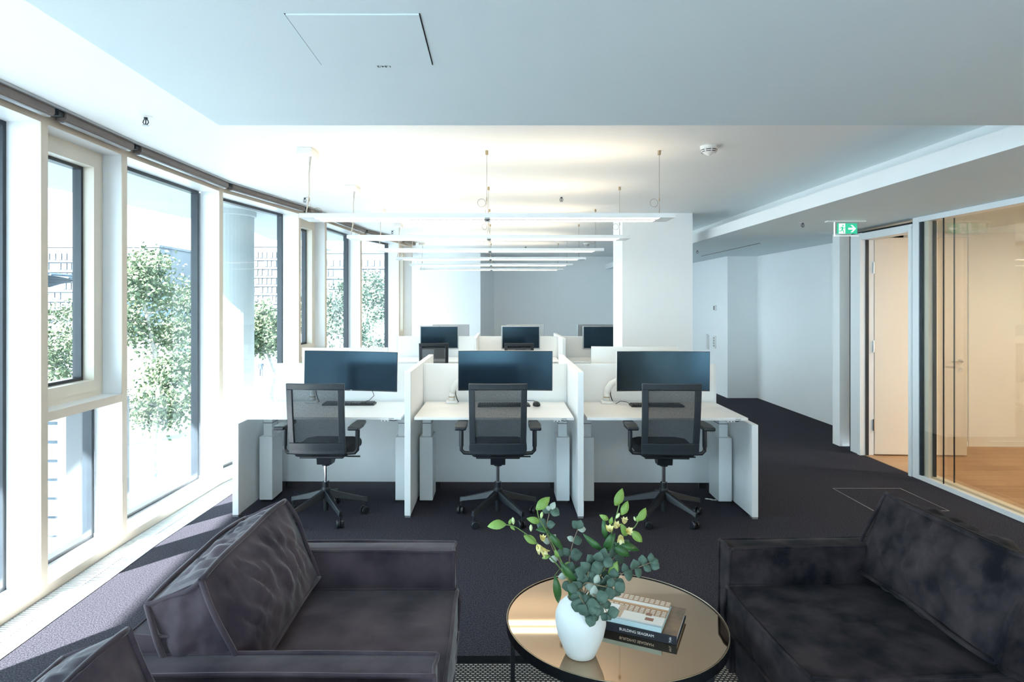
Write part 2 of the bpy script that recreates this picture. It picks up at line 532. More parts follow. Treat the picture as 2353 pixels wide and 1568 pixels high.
# convector grille in the floor along the glass
fg = thing('floor_grille', (-2.33, 4.0, 0), 0, 'pale metal convector grille set in the floor along the windows', 'floor grille')
slats, rails = MB(), MB()
for i in range(3, len(FP) - 1):
    a0, b0 = FP[i], FP[i + 1]
    a1, b1 = inner[i], inner[i + 1]
    L = (b0 - a0).length
    n = int(L / 0.02)
    for k in range(n):
        f = (k + 0.5) / n
        p, q = a0.lerp(b0, f), a1.lerp(b1, f)
        p, q = p.lerp(q, 0.04), p.lerp(q, 0.96)
        d = (b0 - a0).normalized() * 0.0055
        vs = [(x.x + 2.33, x.y - 4.0, z) for z in (-0.035, -0.002) for x in (p - d, p + d, q + d, q - d)]
        slats.add(vs, [(0, 1, 2, 3), (7, 6, 5, 4), (0, 4, 5, 1), (1, 5, 6, 2), (2, 6, 7, 3), (3, 7, 4, 0)])
    for (p, q) in ((a1, b1), (a1.lerp(a0, 0.5), b1.lerp(b0, 0.5)), (a1.lerp(a0, 0.97), b1.lerp(b0, 0.97))):
        d = Vector((0.007, 0))
        vs = [(x.x + 2.33, x.y - 4.0, z) for z in (-0.045, 0.0) for x in (p - d, p + d, q + d, q - d)]
        rails.add(vs, [(0, 3, 2, 1), (4, 5, 6, 7), (0, 1, 5, 4), (1, 2, 6, 5), (2, 3, 7, 6), (3, 0, 4, 7)])
s_ = slats.build('slats', M['enamel'], fg)
s_['kind'] = 'stuff'
rails.build('edge_rail', M['alu'], fg)

# ------------------------------------------------------------------ glass partition, door and meeting room
PX = 3.85
gp = struct(thing('glass_partition', (PX, 0, 0), 0, 'floor to ceiling glass partition of the meeting room in slim white frame', 'partition'))
del gp['category']
bx('top_rail', -0.01, 0.12, -3.1, 5.70, SZ - 0.045, SZ, 'enamel', gp)
bx('bottom_rail', -0.01, 0.035, -3.1, 5.70, 0.0, 0.04, 'enamel', gp)
bx('bottom_rail', 0.055, 0.12, -3.1, 5.70, 0.0, 0.05, 'cream', gp)
bx('post', -0.012, 0.12, 5.685, 5.765, 0.0, SZ, 'enamel', gp)
bx('gasket', -0.004, 0.02, 5.655, 5.685, 0.04, SZ - 0.045, 'gasket', gp)
bx('inner_post', 0.02, 0.085, 5.60, 5.685, 0.0, SZ - 0.045, 'wsteel', gp)
bx('gasket', 0.055, 0.075, 5.575, 5.60, 0.05, SZ - 0.045, 'gasket', gp)
for (xx, y0) in ((0.008, 5.655), (0.10, 5.60)):
    ys = [y0, 5.40, 3.55, 1.7, -0.15, -2.0]
    for k in range(len(ys) - 1):
        bx('glass_pane', xx, xx + 0.006, ys[k + 1] + 0.004, ys[k] - 0.004, 0.04, SZ - 0.045, 'pane2', gp)
    for y in ys[1:-1]:
        bx('pane_joint', xx - 0.001, xx + 0.007, y - 0.004, y + 0.004, 0.04, SZ - 0.045, 'gasket', gp)

dr = thing('door_1', (PX, 6.57, 0), 0, 'open cream door in white frame leading into the meeting room', 'door')
del dr['category']
struct(dr)
fr = MB()
fr.box(-0.015, 0.12, 0.0, 0.20, 0, SZ - 0.045)            # far jamb lining up to the pier
fr.box(-0.015, 0.12, -0.80, -0.745, 0, 2.32)
fr.box(-0.015, 0.12, -0.745, 0.0, 2.25, 2.32)
fr.build('door_frame', M['enamel'], dr, bevel=0.003)
st = MB()
st.box(-0.026, -0.015, 0.0, 0.05, 0, 2.30)
st.box(-0.026, -0.015, -0.80, -0.765, 0, 2.30)
st.box(-0.026, -0.015, -0.765, 0.0, 2.265, 2.30)
st.build('architrave', M['wsteel'], dr)
bx('shadow_gap', 0.0, 0.10, -0.80, 0.20, 2.322, SZ - 0.03, 'slot', dr)
bx('shadow_gap', -0.019, -0.0155, 0.195, 0.203, 0, 2.32, 'slot', dr)
bx('seal', 0.03, 0.06, -0.012, 0.0, 0, 2.25, 'gasket', dr)
leaf = bx('door_leaf', 0.0, 0.93, -0.0425, 0.0, 0.012, 2.275, 'door', dr, bevel=0.003)
leaf.location = (0.125, 0.035, 0)
leaf.rotation_euler = (0, 0, math.radians(-3.0))
for z in (0.32, 1.14, 1.96):
    h = MB().box(-0.02, 0.0, -0.045, -0.015, z - 0.055, z + 0.055)
    h.tube([(-0.012, -0.05, z - 0.06), (-0.012, -0.05, z + 0.06)], 0.009, 10)
    h.build('hinge', M['chrome'], leaf)
hd = MB()
for s, y in ((-1, -0.0425), (1, 0.0)):
    hd.tube([(0.86, y, 0.99), (0.86, y + s * 0.006, 0.99)], 0.026, 20)
    hd.tube([(0.86, y, 0.90), (0.86, y + s * 0.006, 0.90)], 0.024, 20)
    hd.tube([(0.86, y, 0.99), (0.86, y + s * 0.045, 0.99), (0.85, y + s * 0.055, 0.99), (0.74, y + s * 0.055, 0.99)], 0.009, 10)
    hd.tube([(0.86, y + s * 0.006, 0.90), (0.86, y + s * 0.010, 0.90)], 0.009, 10)
hd.build('door_handle', M['chrome'], leaf, smooth=False)

mf = struct(bx('floor_meeting', 3.97, 7.5, -3.1, 6.985, -0.06, -0.012, 'oak2'), 'oak plank floor of the meeting room')
bx('threshold', 3.878, 3.975, -3.1, 6.60, -0.012, 0.004, 'oak', mf)
pw = 0.165
row = 0
y = 6.97
lens = (1.55, 1.9, 1.75)
pmesh = {}
while y > 2.0:
    x = 3.975 - (row * 0.47 % 1.3)
    k = row
    while x < 7.5:
        ln = lens[k % 3]
        x0, x1 = max(x, 3.975), min(x + ln, 7.5)
        if x1 - x0 > 0.05:
            m = MB().box(x0 + 0.001, x1 - 0.001, y - pw + 0.0012, y - 0.0012, -0.012, 0.0)
            p = m.build('plank', M['oak'] if rnd.random() < 0.6 else M['oak2'], mf)
        x += ln
        k += 1
    y -= pw
    row += 1
bx('plank_field', 3.975, 7.5, -3.1, y, -0.012, 0.0, 'oak', mf)

for (x, yy, lab) in ((5.6, 5.2, 'door'), (5.6, 3.0, 'middle of the partition'), (5.6, 0.8, 'rear of the partition')):
    t = thing('downlight', (x, yy, SZ), 0, 'round recessed downlight in the meeting room ceiling by the ' + lab, 'downlight', 'meeting room downlights')
    MB().lathe([(0.075, -0.006), (0.078, -0.003), (0.078, -0.0002)], 24).build('ring', M['wplast'], t)
    MB().lathe([(0.06, -0.008), (0.06, -0.006)], 24).build('lens', M['ldn'], t)
    ld = bpy.data.lights.new('downlight_lamp', 'AREA')
    ld.shape = 'DISK'
    ld.size = 0.12
    ld.energy = 46 * MEET
    ld.color = (1.0, 0.90, 0.76)
    lo = bpy.data.objects.new('downlight_lamp', ld)
    COL.objects.link(lo)
    lo.parent = t
    lo.location = (0, 0, -0.012)


def socket(name, loc, rz, label, kind):
    t = thing(name, loc, rz, label, 'socket' if kind == 'socket' else 'switch')
    bx('plate', -0.04, 0.04, -0.008, 0.0, -0.04, 0.04, 'wplast', t, bevel=0.002)
    if kind == 'socket':
        MB().lathe([(0.024, 0), (0.026, 0.003)], 20, Matrix.Translation((0, -0.0085, 0)) @ Matrix.Rotation(PI / 2, 4, 'X')).build('insert', M['alu'], t)
        h = MB()
        for s in (-1, 1):
            h.tube([(s * 0.009, -0.0115, 0), (s * 0.009, -0.0125, 0)], 0.004, 8)
        h.build('pin_hole', M['inkb'], t)
    else:
        bx('rocker', -0.03, 0.03, -0.012, -0.008, -0.03, 0.03, 'wplast', t, bevel=0.002)
    return t


socket('wall_socket', (5.19, 6.985, 0.30), 0, 'white wall socket low on the meeting room wall', 'socket')
socket('light_switch', (5.21, 6.985, 1.0), 0, 'white light switch beside the open meeting room door', 'switch')
t = thing('thermostat', (3.9, 11.05, 1.50), 0, 'small white thermostat with dark display on the corridor wall', 'thermostat')
bx('case', -0.03, 0, -0.04, 0.04, -0.05, 0.05, 'wplast', t, bevel=0.003)
bx('display', -0.032, -0.03, -0.005, 0.032, -0.035, 0.035, 'inkb', t)
t = thing('intercom', (3.9, 11.08, 0.90), 0, 'white intercom panel with keypad on the corridor wall', 'intercom')
bx('case', -0.025, 0, -0.05, 0.05, -0.11, 0.11, 'wplast', t, bevel=0.004)
for k in range(4):
    bx('button', -0.029, -0.025, -0.03, 0.03, -0.08 + k * 0.045, -0.05 + k * 0.045, 'alu', t)
t = thing('door_phone', (3.9, 11.42, 0.885), 0, 'white door phone handset beside the intercom panel', 'phone')
bx('cradle', -0.02, 0, -0.035, 0.035, -0.14, 0.12, 'wplast', t, bevel=0.004)
bx('handset', -0.05, -0.02, -0.025, 0.025, -0.12, 0.14, 'wplast', t, bevel=0.008)

# exit sign under the corridor ceiling
es = thing('exit_sign', (3.335, 5.95, SZ), 0, 'green and white emergency exit sign with running figure and arrow hanging from ceiling', 'exit sign')
bx('ceiling_plate', -0.19, 0.17, -0.03, 0.03, -0.012, 0, 'wplast', es)
bx('acrylic_plate', -0.115, 0.115, -0.004, 0.004, -0.142, -0.012, 'acryl', es)
fe = MB()
fe.box(-0.117, -0.110, -0.006, 0.006, -0.144, -0.012)
fe.box(-0.117, 0.115, -0.006, 0.006, -0.144, -0.139)
fe.build('lit_edge', M['signw'], es)
pn = bx('sign_panel', -0.092, 0.098, -0.008, -0.005, -0.122, -0.024, 'green', es)
pic = MB()
YM = Matrix(((1, 0, 0, 0), (0, 0, -1, -0.0082), (0, 1, 0, 0), (0, 0, 0, 1)))


def flat(m, pts, t=0.0006):
    m.prism(pts, 0, t, YM)


flat(pic, [(-0.076, -0.121), (-0.016, -0.121), (-0.016, -0.025), (-0.076, -0.025)])
pic.build('door_field', M['signw'], pn)
ar = MB()
flat(ar, [(0.012, -0.083), (0.042, -0.083), (0.042, -0.065), (0.012, -0.065)])
flat(ar, [(0.034, -0.108), (0.052, -0.108), (0.086, -0.074), (0.052, -0.074), (0.06, -0.083)])
flat(ar, [(0.042, -0.083), (0.064, -0.083), (0.064, -0.065), (0.042, -0.065)])
flat(ar, [(0.06, -0.065), (0.052, -0.074), (0.086, -0.074), (0.052, -0.040), (0.034, -0.040)])
ar.build('arrow', M['signw'], pn)
rm = MB()


def limb(m, a, b, w):
    a, b = Vector(a), Vector(b)
    d = (b - a).normalized()
    n = Vector((-d.y, d.x)) * w / 2
    flat(m, [a - n, b - n, b + n, a + n], 0.0012)


flat(rm, [(-0.037 + 0.0075 * math.cos(k * PI / 6), -0.044 + 0.0075 * math.sin(k * PI / 6)) for k in range(12)], 0.0012)
for a, b, w in (((-0.046, -0.055), (-0.042, -0.082), 0.014), ((-0.045, -0.058), (-0.06, -0.064), 0.006), ((-0.06, -0.064), (-0.066, -0.076), 0.006),
                ((-0.044, -0.058), (-0.032, -0.07), 0.006), ((-0.032, -0.07), (-0.018, -0.068), 0.006), ((-0.045, -0.08), (-0.034, -0.096), 0.009),
                ((-0.034, -0.096), (-0.028, -0.116), 0.007), ((-0.045, -0.08), (-0.054, -0.096), 0.009), ((-0.054, -0.096), (-0.074, -0.097), 0.007)):
    limb(rm, a, b, w)
rm.build('running_figure', M['green'], pn)

# hatches, slits and small ceiling fittings
t = thing('ceiling_hatch', (-0.378, 1.855, SZ), 0, 'flush square access hatch in the lower ceiling above the lounge', 'access hatch')
bx('panel', -0.178, 0.178, -0.178, 0.178, -0.0035, 0.0, 'soffit', t)
for (a, b, c, d) in ((-0.181, -0.178, -0.181, 0.181), (0.178, 0.181, -0.181, 0.181)):
    bx('gap', a, b, c, d, -0.0012, 0.0, 'slot', t)
text_mesh('hatch_number', '1.54/2', 0.019, 'inkb', t, (0.02, 0.196, -0.0006), (PI, 0, PI))
t = thing('floor_hatch', (3.20, 5.11, 0), 0, 'square floor box lid set in the carpet with thin metal edge', 'floor hatch')
bx('lid', -0.285, 0.285, -0.288, 0.288, -0.004, 0.0012, 'carpet', t)
e_ = MB()
for s in (-1, 1):
    e_.box(s * 0.288 - 0.0022, s * 0.288 + 0.0022, -0.292, 0.292, 0, 0.002)
    e_.box(-0.288, 0.288, s * 0.291 - 0.003, s * 0.291 + 0.003, 0, 0.002)
e_.build('metal_edge', M['alu'], t)
tag(bx('air_slot', 3.45, 3.47, 8.18, 10.48, SZ - 0.0015, SZ + 0.0, 'slot'), 'long thin air slot in the corridor ceiling', 'air slot')


def sprinkler(loc, label):
    t = thing('sprinkler', loc, 0, label, 'sprinkler', 'ceiling sprinklers')
    MB().lathe([(0.014, -0.006), (0.034, -0.003), (0.036, -0.0002)], 18).build('rosette', M['wplast'], t)
    b = MB()
    b.lathe([(0.009, -0.02), (0.011, -0.006)], 10)
    b.tube([(-0.011, 0, -0.018), (-0.016, 0, -0.034), (-0.004, 0, -0.05)], 0.003, 6)
    b.tube([(0.011, 0, -0.018), (0.016, 0, -0.034), (0.004, 0, -0.05)], 0.003, 6)
    b.tube([(0, 0, -0.02), (0, 0, -0.048)], 0.0035, 6)
    b.build('yoke', M['gasket'], t)
    MB().lathe([(0.018, -0.053), (0.018, -0.050)], 14).build('deflector', M['alu'], t)


sprinkler((-1.986, 3.587, CZ), 'chrome sprinkler head on the ceiling beside the wide window bay')
sprinkler((-1.91, 6.35, CZ), 'small sprinkler head near the first pendant lamp and the windows')
sprinkler((0.676, 6.3, CZ), 'small sprinkler head above the second pendant lamp')
sprinkler((-1.50, 9.28, CZ), 'small sprinkler head near the window end of the fourth pendant lamp')
sprinkler((0.6, 11.9, CZ), 'small sprinkler head beyond the last pendant lamp')
sprinkler((2.97, 6.05, SZ), 'small sprinkler head on the corridor ceiling near the exit sign')
sprinkler((3.0, 9.27, SZ), 'small sprinkler head on the corridor ceiling beyond the column')


def smoke(loc, label):
    t = thing('smoke_detector', loc, 0, label, 'smoke detector', 'smoke detectors')
    MB().lathe([(0.05, -0.022), (0.057, -0.016), (0.058, -0.0003)], 28).build('base', M['wplast'], t, smooth=False)
    MB().lathe([(0.006, -0.066), (0.014, -0.06), (0.03, -0.05), (0.046, -0.04), (0.052, -0.034), (0.052, -0.022)], 28).build('sensor_head', M['wplast'], t, smooth=True)
    s = MB()
    for k in range(8):
        for r0, z0 in ((0.0535, -0.031), (0.049, -0.0415)):
            s.grid(lambda u, v: (r0 * math.cos(k * PI / 4 + 0.08 + u * 0.62), r0 * math.sin(k * PI / 4 + 0.08 + u * 0.62), z0 + v * 0.005), 4, 1)
    s.build('vent_slot', M['inkb'], t)


smoke((1.46, 4.27, CZ), 'white round smoke detector on the ceiling near the first pendant lamp')
smoke((1.66, 11.3, CZ), 'white round smoke detector on the far ceiling behind the column')


# ------------------------------------------------------------------ pendant lamps
LD = [4.39 + 1.383 * k for k in range(6)]
LZ = 2.176


def lamp(k):
    y = LD[k]
    order = ['first', 'second', 'third', 'fourth', 'fifth', 'sixth'][k]
    t = thing('pendant_lamp', (-0.046, y, LZ), 0, 'long white pendant light bar, %s in the row counted from the lounge' % order, 'pendant lamp', 'pendant light bars over the desks')
    h = 1.278
    b = MB()
    b.box(-h, h, -0.12, -0.112, 0, 0.03)
    b.box(-h, h, 0.112, 0.12, 0, 0.03)
    b.box(-h, -h + 0.10, -0.112, 0.112, 0, 0.03)
    b.box(h - 0.10, h, -0.112, 0.112, 0, 0.03)
    b.box(-0.02, 0.02, -0.112, 0.112, 0, 0.03)
    b.box(-h + 0.1, h - 0.1, -0.112, 0.112, 0.014, 0.018)
    b.box(-h + 0.1, h - 0.1, -0.02, 0.02, 0.0, 0.014)
    b.build('housing', M['wsteel'], t)
    for s in (-1, 1):
        d = MB()
        for sy in (-1, 1):
            d.box(min(s * 0.02, s * (h - 0.1)), max(s * 0.02, s * (h - 0.1)), min(sy * 0.03, sy * 0.10), max(sy * 0.03, sy * 0.10), 0.003, 0.006)
        d.build('diffuser', M['ldn'], t)
        bx('uplight', min(s * 0.03, s * (h - 0.12)), max(s * 0.03, s * (h - 0.12)), -0.06, 0.06, 0.0185, 0.021, 'lup', t)
    MB().lathe([(0.009, -0.006), (0.012, 0.0)], 12).build('sensor', M['inkb'], t)
    top = CZ - LZ
    bx('canopy', -1.30, -1.20, -0.10, 0.10, top - 0.042, top - 0.0003, 'wplast', t, bevel=0.002)
    MB().tube([(-1.232, 0, top - 0.042), (-1.245, 0, top - 0.16), (-1.243, 0.0, top - 0.3), (-1.252, 0, 0.12), (-1.268, 0, 0.03)], 0.0045, 8).build('cable', M['cable'], t, smooth=True)
    for x in (-1.243, -0.004, 1.20):
        w = MB()
        w.tube([(x, 0, top - 0.02), (x, 0, 0.14)], 0.0013, 6)
        w.tube([(x, 0, 0.14), (x - 0.012, -0.05, 0.03)], 0.0011, 6)
        w.tube([(x, 0, 0.14), (x + 0.012, 0.05, 0.03)], 0.0011, 6)
        w.build('suspension_wire', M['wire'], t)
        g = MB().tube([(x, 0, 0.13), (x, 0, 0.155)], 0.004, 8)
        if x > -1:
            g.tube([(x, 0, top - 0.03), (x, 0, top - 0.0005)], 0.011, 12)
        g.build('wire_grip', M['brass'], t)
        r = 0.028
        c = MB()
        tilt = 0.9 if x < -1 else (1.2 if k == 1 and x < 1 else 0.15)
        cx, cz = (x + 0.06, 0.055) if x < -1 else (x - 0.036, 0.118)
        c.tube([(cx + r * math.cos(a) * math.cos(tilt * 0.6), r * math.cos(a) * math.sin(tilt), cz + r * math.sin(a)) for a in [i * PI / 12 for i in range(24)]], 0.0014, 6, closed=True)
        c.build('wire_loop', M['wire'], t)
    return t


for k in range(6):
    lamp(k)


# ------------------------------------------------------------------ workstations
DH = 0.745


def make_desk(label):
    """desk with two lifting columns; the sitter is at local -y, width along x"""
    t = thing('desk', (0, 0, 0), 0, label, 'desk', 'height adjustable desks')
    bx('desktop', -0.593, 0.593, -0.375, 0.375, DH - 0.02, DH, 'desk', t, bevel=0.002)
    bx('rear_rail', -0.593, 0.593, 0.352, 0.372, DH, DH + 0.0012, 'wsteel', t)
    for s in (-1, 1):
        x = s * 0.545
        lg = bx('leg', x - 0.052, x + 0.052, -0.035, 0.20, 0.02, 0.524, 'wsteel', t, bevel=0.003)
        bx('foot_pad', x - 0.04, x + 0.04, -0.02, 0.18, 0.0, 0.02, 'inkb', lg)
        bx('inner_tube', x - 0.034, x + 0.034, 0.01, 0.13, 0.524, DH - 0.02, 'wsteel', lg)
        bx('tube_ring', x - 0.036, x + 0.036, 0.008, 0.132, 0.625, 0.629, 'inkb', lg)
    bx('cross_beam', -0.49, 0.49, 0.02, 0.12, DH - 0.062, DH - 0.02, 'wsteel', t)
    c = bx('control_box', 0.44, 0.50, -0.37, -0.31, DH - 0.036, DH - 0.02, 'wplast', t, bevel=0.006)
    for x in (0.458, 0.482):
        bx('button', x - 0.004, x + 0.004, -0.3715, -0.37, DH - 0.031, DH - 0.025, 'inkb', c)
    MB().tube([(0.50, -0.34, DH - 0.028), (0.53, -0.33, DH - 0.034), (0.57, -0.30, DH - 0.030), (0.58, -0.2, DH - 0.024)], 0.003, 6).build('control_cable', M['inkb'], t, smooth=True)
    MB().tube([(-0.3, 0.12, DH - 0.03), (-0.2, 0.1, DH - 0.075), (-0.05, 0.1, DH - 0.035), (0.08, 0.1, DH - 0.095), (0.2, 0.12, DH - 0.03)], 0.004, 6).build('hanging_cable', M['inkb'], t, smooth=True)
    bx('maker_plate', 0.50, 0.54, -0.3757, -0.375, DH - 0.014, DH - 0.006, 'alu', t)
    return t


desk0 = [None]


def desk(loc, rz, label):
    if desk0[0] is None:
        desk0[0] = make_desk(label)
        desk0[0].location = loc
        desk0[0].rotation_euler = (0, 0, rz)
        return desk0[0]
    return dup(desk0[0], loc, rz, label)


def bank(X0, Y0, rz, nm):
    R = Matrix.Translation((X0, Y0, 0)) @ Matrix.Rotation(rz, 4, 'Z')

    def at(x, y, z=0):
        return R @ Vector((x, y, z))
    where = ['window-side', 'middle', 'corridor-side']
    for k, x in enumerate((-1.284, 0.0, 1.284)):
        desk(at(x, -0.405), rz, 'white height adjustable desk, %s place in the lounge-facing row of the %s bank' % (where[k], nm))
        desk(at(x, 0.405), rz + PI, 'white height adjustable desk, %s place in the rear row of the %s bank' % (where[k], nm))
        t = thing('desk_screen', at(x, 0), rz, 'tall white panel behind the %s desks of the %s bank' % (where[k], nm), 'desk screen', 'panels between back to back desks')
        bx('board', -0.616, 0.616, -0.011, 0.011, 0.045, 1.07, 'panelw', t, bevel=0.002)
        bx('edge_strip', -0.618, -0.597, -0.014, 0.014, 0.045, 1.07, 'wsteel', t)
        bx('edge_strip', 0.597, 0.618, -0.014, 0.014, 0.045, 1.07, 'wsteel', t)
        for s in (-1, 1):
            bx('foot', s * 0.5 - 0.03, s * 0.5 + 0.03, -0.02, 0.02, 0.0, 0.045, 'inkb', t)
    for k, x in enumerate((-0.642, 0.642)):
        t = thing('divider_panel', at(x, 0), rz, 'white divider board between the %s desks of the %s bank' % (('window-side and middle', 'middle and corridor-side')[k], nm), 'divider', 'dividers between desks')
        bx('board', -0.0225, 0.0225, -0.785, 0.785, 0.014, 1.083, 'panelw', t, bevel=0.002)
        for s in (-1, 1):
            bx('foot', -0.02, 0.02, s * 0.76 - 0.025, s * 0.76 + 0.025, 0.0, 0.014, 'alu', t)
    for k, x in enumerate((-1.926, 1.926)):
        t = thing('end_panel', at(x, 0), rz, 'low white end panel on the %s side of the %s bank' % (('window', 'corridor')[k], nm), 'end panel', 'low end panels of the desk banks')
        bx('board', -0.0225, 0.0225, -0.785, 0.785, 0.014, 0.695, 'panelw', t, bevel=0.002)
        for s in (-1, 1):
            bx('foot', -0.02, 0.02, s * 0.76 - 0.025, s * 0.76 + 0.025, 0.0, 0.014, 'alu', t)
    return at


RZ = math.radians(-0.7)
at1 = bank(0.01, 5.445, RZ, 'near')
at2 = bank(0.376, 9.82, RZ, 'far')


# ------------------------------------------------------------------ monitors
def make_wide(label):
    t = thing('monitor', (0, 0, 0), 0, label, 'monitor', 'curved wide monitors')
    w, h, kk = 0.3875, 0.164, 0.16

    def yy(x):
        return -kk * x * x
    b = MB()
    N = 16
    for (y0, y1, m, nm_, hh, ww) in ((0.004, 0.026, 'wplast', 'back_shell', h, w), (-0.006, 0.004, 'bplast', 'bezel', h, w)):
        g = MB()
        vs, fs = [], []
        for i in range(N + 1):
            x = -ww + 2 * ww * i / N
            vs += [(x, yy(x) + y0, -hh), (x, yy(x) + y0, hh), (x, yy(x) + y1, hh), (x, yy(x) + y1, -hh)]
        for i in range(N):
            a, c = 4 * i, 4 * i + 4
            fs += [(a, c, c + 1, a + 1), (a + 1, c + 1, c + 2, a + 2), (a + 2, c + 2, c + 3, a + 3), (a + 3, c + 3, c, a)]
        fs += [(0, 1, 2, 3), (4 * N + 3, 4 * N + 2, 4 * N + 1, 4 * N)]
        g.add(vs, fs)
        g.build(nm_, M[m], t, bevel=0.002)
    s = MB().grid(lambda u, v: (-w + 0.004 + u * (2 * w - 0.008), yy(-w + 0.004 + u * (2 * w - 0.008)) - 0.0066, -h + 0.010 + v * (2 * h - 0.014)), N, 2)
    s.build('screen', M['screen'], t, smooth=True)
    bx('maker_mark', -0.009, 0.009, -0.0072, -0.0062, -h + 0.003, -h + 0.008, 'alu', t)
    bx('rear_hub', -0.10, 0.10, 0.018, 0.05, -0.07, 0.07, 'wplast', t, bevel=0.008)
    return t


wide0 = make_wide('wide black curved monitor on the window-side desk of the near bank')
RX = Matrix.Rotation
wide0.location = at1(-1.190, -0.235, 1.03)
wide0.rotation_euler = (0, math.radians(0.9), math.radians(-2))
m2 = dup(wide0, at1(0.087, -0.245, 1.036), 0.0, 'wide black curved monitor on the middle desk of the near bank')
m2.rotation_euler = (0, math.radians(0.2), math.radians(1))
m3 = dup(wide0, at1(1.385, -0.235, 1.032), 0.0, 'wide black curved monitor on the corridor-side desk of the near bank')
m3.rotation_euler = (0, math.radians(0.4), math.radians(3))
m4 = dup(wide0, at1(-1.37, 0.27, 1.022), PI + 0.03, 'wide monitor seen from its white back behind the window-side screen panel')
m5 = dup(wide0, at1(1.26, 0.27, 1.034), PI - 0.05, 'wide monitor seen from its white back behind the corridor-side screen panel')


def arm(loc, rz, tip, label):
    t = thing('monitor_mount', loc, rz, label, 'monitor mount', 'white monitor mounts')
    bx('clamp', -0.05, 0.05, -0.045, 0.045, 0.0, 0.022, 'wsteel', t, bevel=0.006)
    MB().tube([(0, 0, 0.02), (0, 0, 0.05), (0.002, 0, 0.09)], [0.026, 0.024, 0.024], 16).build('post', M['wsteel'], t, smooth=True)
    MB().tube([(0, 0, 0.05), (0, 0, 0.058)], 0.0265, 16).build('collar', M['brass'], t)
    v = Vector(tip)
    MB().tube([(0.002, 0, 0.08), (0.01, 0, 0.125), (0.04, 0, 0.165), (0.10, 0.0, 0.20), (v.x * 0.7 + 0.03, v.y * 0.5, v.z * 0.92), v], [0.024, 0.027, 0.027, 0.025, 0.024, 0.022], 12).build('arm_beam', M['wsteel'], t, smooth=True)
    MB().tube([(0.03, -0.004, 0.12), (0.032, 0.0, 0.07), (0.045, 0.0, 0.03), (0.055, 0.0, 0.008)], 0.004, 6).build('arm_cable', M['inkb'], t, smooth=True)
    MB().tube([v, (v.x, v.y - 0.035, v.z)], [0.03, 0.03], 14).build('tilt_head', M['wsteel'], t)
    return t


arm(at1(-1.55, -0.115, DH), RZ, (0.36, -0.04, 0.287), 'white curved monitor arm on the window-side desk of the near bank')
arm(at1(-0.365, -0.115, DH), RZ, (0.44, -0.045, 0.291), 'white curved monitor arm on the middle desk of the near bank')
arm(at1(0.945, -0.115, DH), RZ, (0.44, -0.04, 0.287), 'white curved monitor arm on the corridor-side desk of the near bank')
arm(at1(-1.10, 0.115, DH), RZ + PI, (0.27, -0.07, 0.280), 'white curved monitor arm behind the window-side screen panel')
arm(at1(1.5, 0.115, DH), RZ + PI, (0.24, -0.07, 0.290), 'white curved monitor arm behind the corridor-side screen panel')


def make_computer(label):
    t = thing('desktop_computer', (0, 0, 0), 0, label, 'computer', 'grey framed screens on the far bank')
    bx('display_case', -0.295, 0.295, -0.012, 0.014, 0.14, 0.50, 'alu', t, bevel=0.006)
    s = bx('screen', -0.278, 0.278, -0.0135, -0.012, 0.16, 0.482, 'screen', t)
    bx('camera_dot', -0.004, 0.004, -0.0138, -0.0122, 0.488, 0.494, 'inkb', t)
    MB().prism([(0.0, 0.006), (0.012, 0.006), (0.05, 0.26), (0.045, 0.26), (0.014, 0.26)], -0.08, 0.08, Matrix(((0, 0, 1, 0), (1, 0, 0, 0), (0, 1, 0, 0), (0, 0, 0, 1)))).build('stand', M['alu'], t)
    bx('foot_plate', -0.10, 0.10, -0.09, 0.09, 0.0, 0.006, 'alu', t, bevel=0.002)
    return t


c0 = make_computer('grey framed black screen on the window-side desk of the far bank')
c0.location = at2(-1.205, -0.26, DH)
c0.rotation_euler = (0, 0, math.radians(6))
dup(c0, at2(0.035, -0.26, DH), math.radians(2), 'grey framed black screen on the middle desk of the far bank')
dup(c0, at2(1.27, -0.26, DH), math.radians(-3), 'grey framed black screen on the corridor-side desk of the far bank')
dup(c0, at2(-1.07, 0.27, DH + 0.0), PI + 0.1, 'grey backed screen behind the window-side panel of the far bank')
dup(c0, at2(0.13, 0.27, DH + 0.0), PI, 'grey backed screen behind the middle panel of the far bank')
dup(c0, at2(1.25, 0.27, DH + 0.0), PI, 'grey backed screen behind the corridor-side panel of the far bank')


# ------------------------------------------------------------------ keyboards and mice
def make_keyboard(label):
    t = thing('keyboard', (0, 0, 0), 0, label, 'keyboard', 'black keyboards')
    bx('base', -0.215, 0.215, -0.063, 0.063, 0.0, 0.014, 'bplast', t, bevel=0.003)
    k = MB()
    for r in range(6):
        for c in range(20):
            if c in (15, 16) and r in (0, 2):
                continue
            x, y = -0.205 + c * 0.0206, -0.055 + r * 0.0188
            k.box(x, x + 0.017, y, y + 0.0155, 0.013, 0.020)
    kk = k.build('keys', M['gframe'], t)
    kk['kind'] = 'stuff'
    return t


kb = make_keyboard('slim black keyboard under the window-side monitor')
kb.location = at1(-1.215, -0.20, DH)
kb.rotation_euler = (0, 0, 0)
dup(kb, at1(0.075, -0.255, DH), 0.02, 'slim black keyboard under the middle monitor')
dup(kb, at1(1.33, -0.25, DH), -0.02, 'slim black keyboard under the corridor-side monitor')


def cord(name, pts, label):
    return tag(MB().tube(pts, 0.0026, 6).build(name, M['inkb'], smooth=True), label, 'cable')


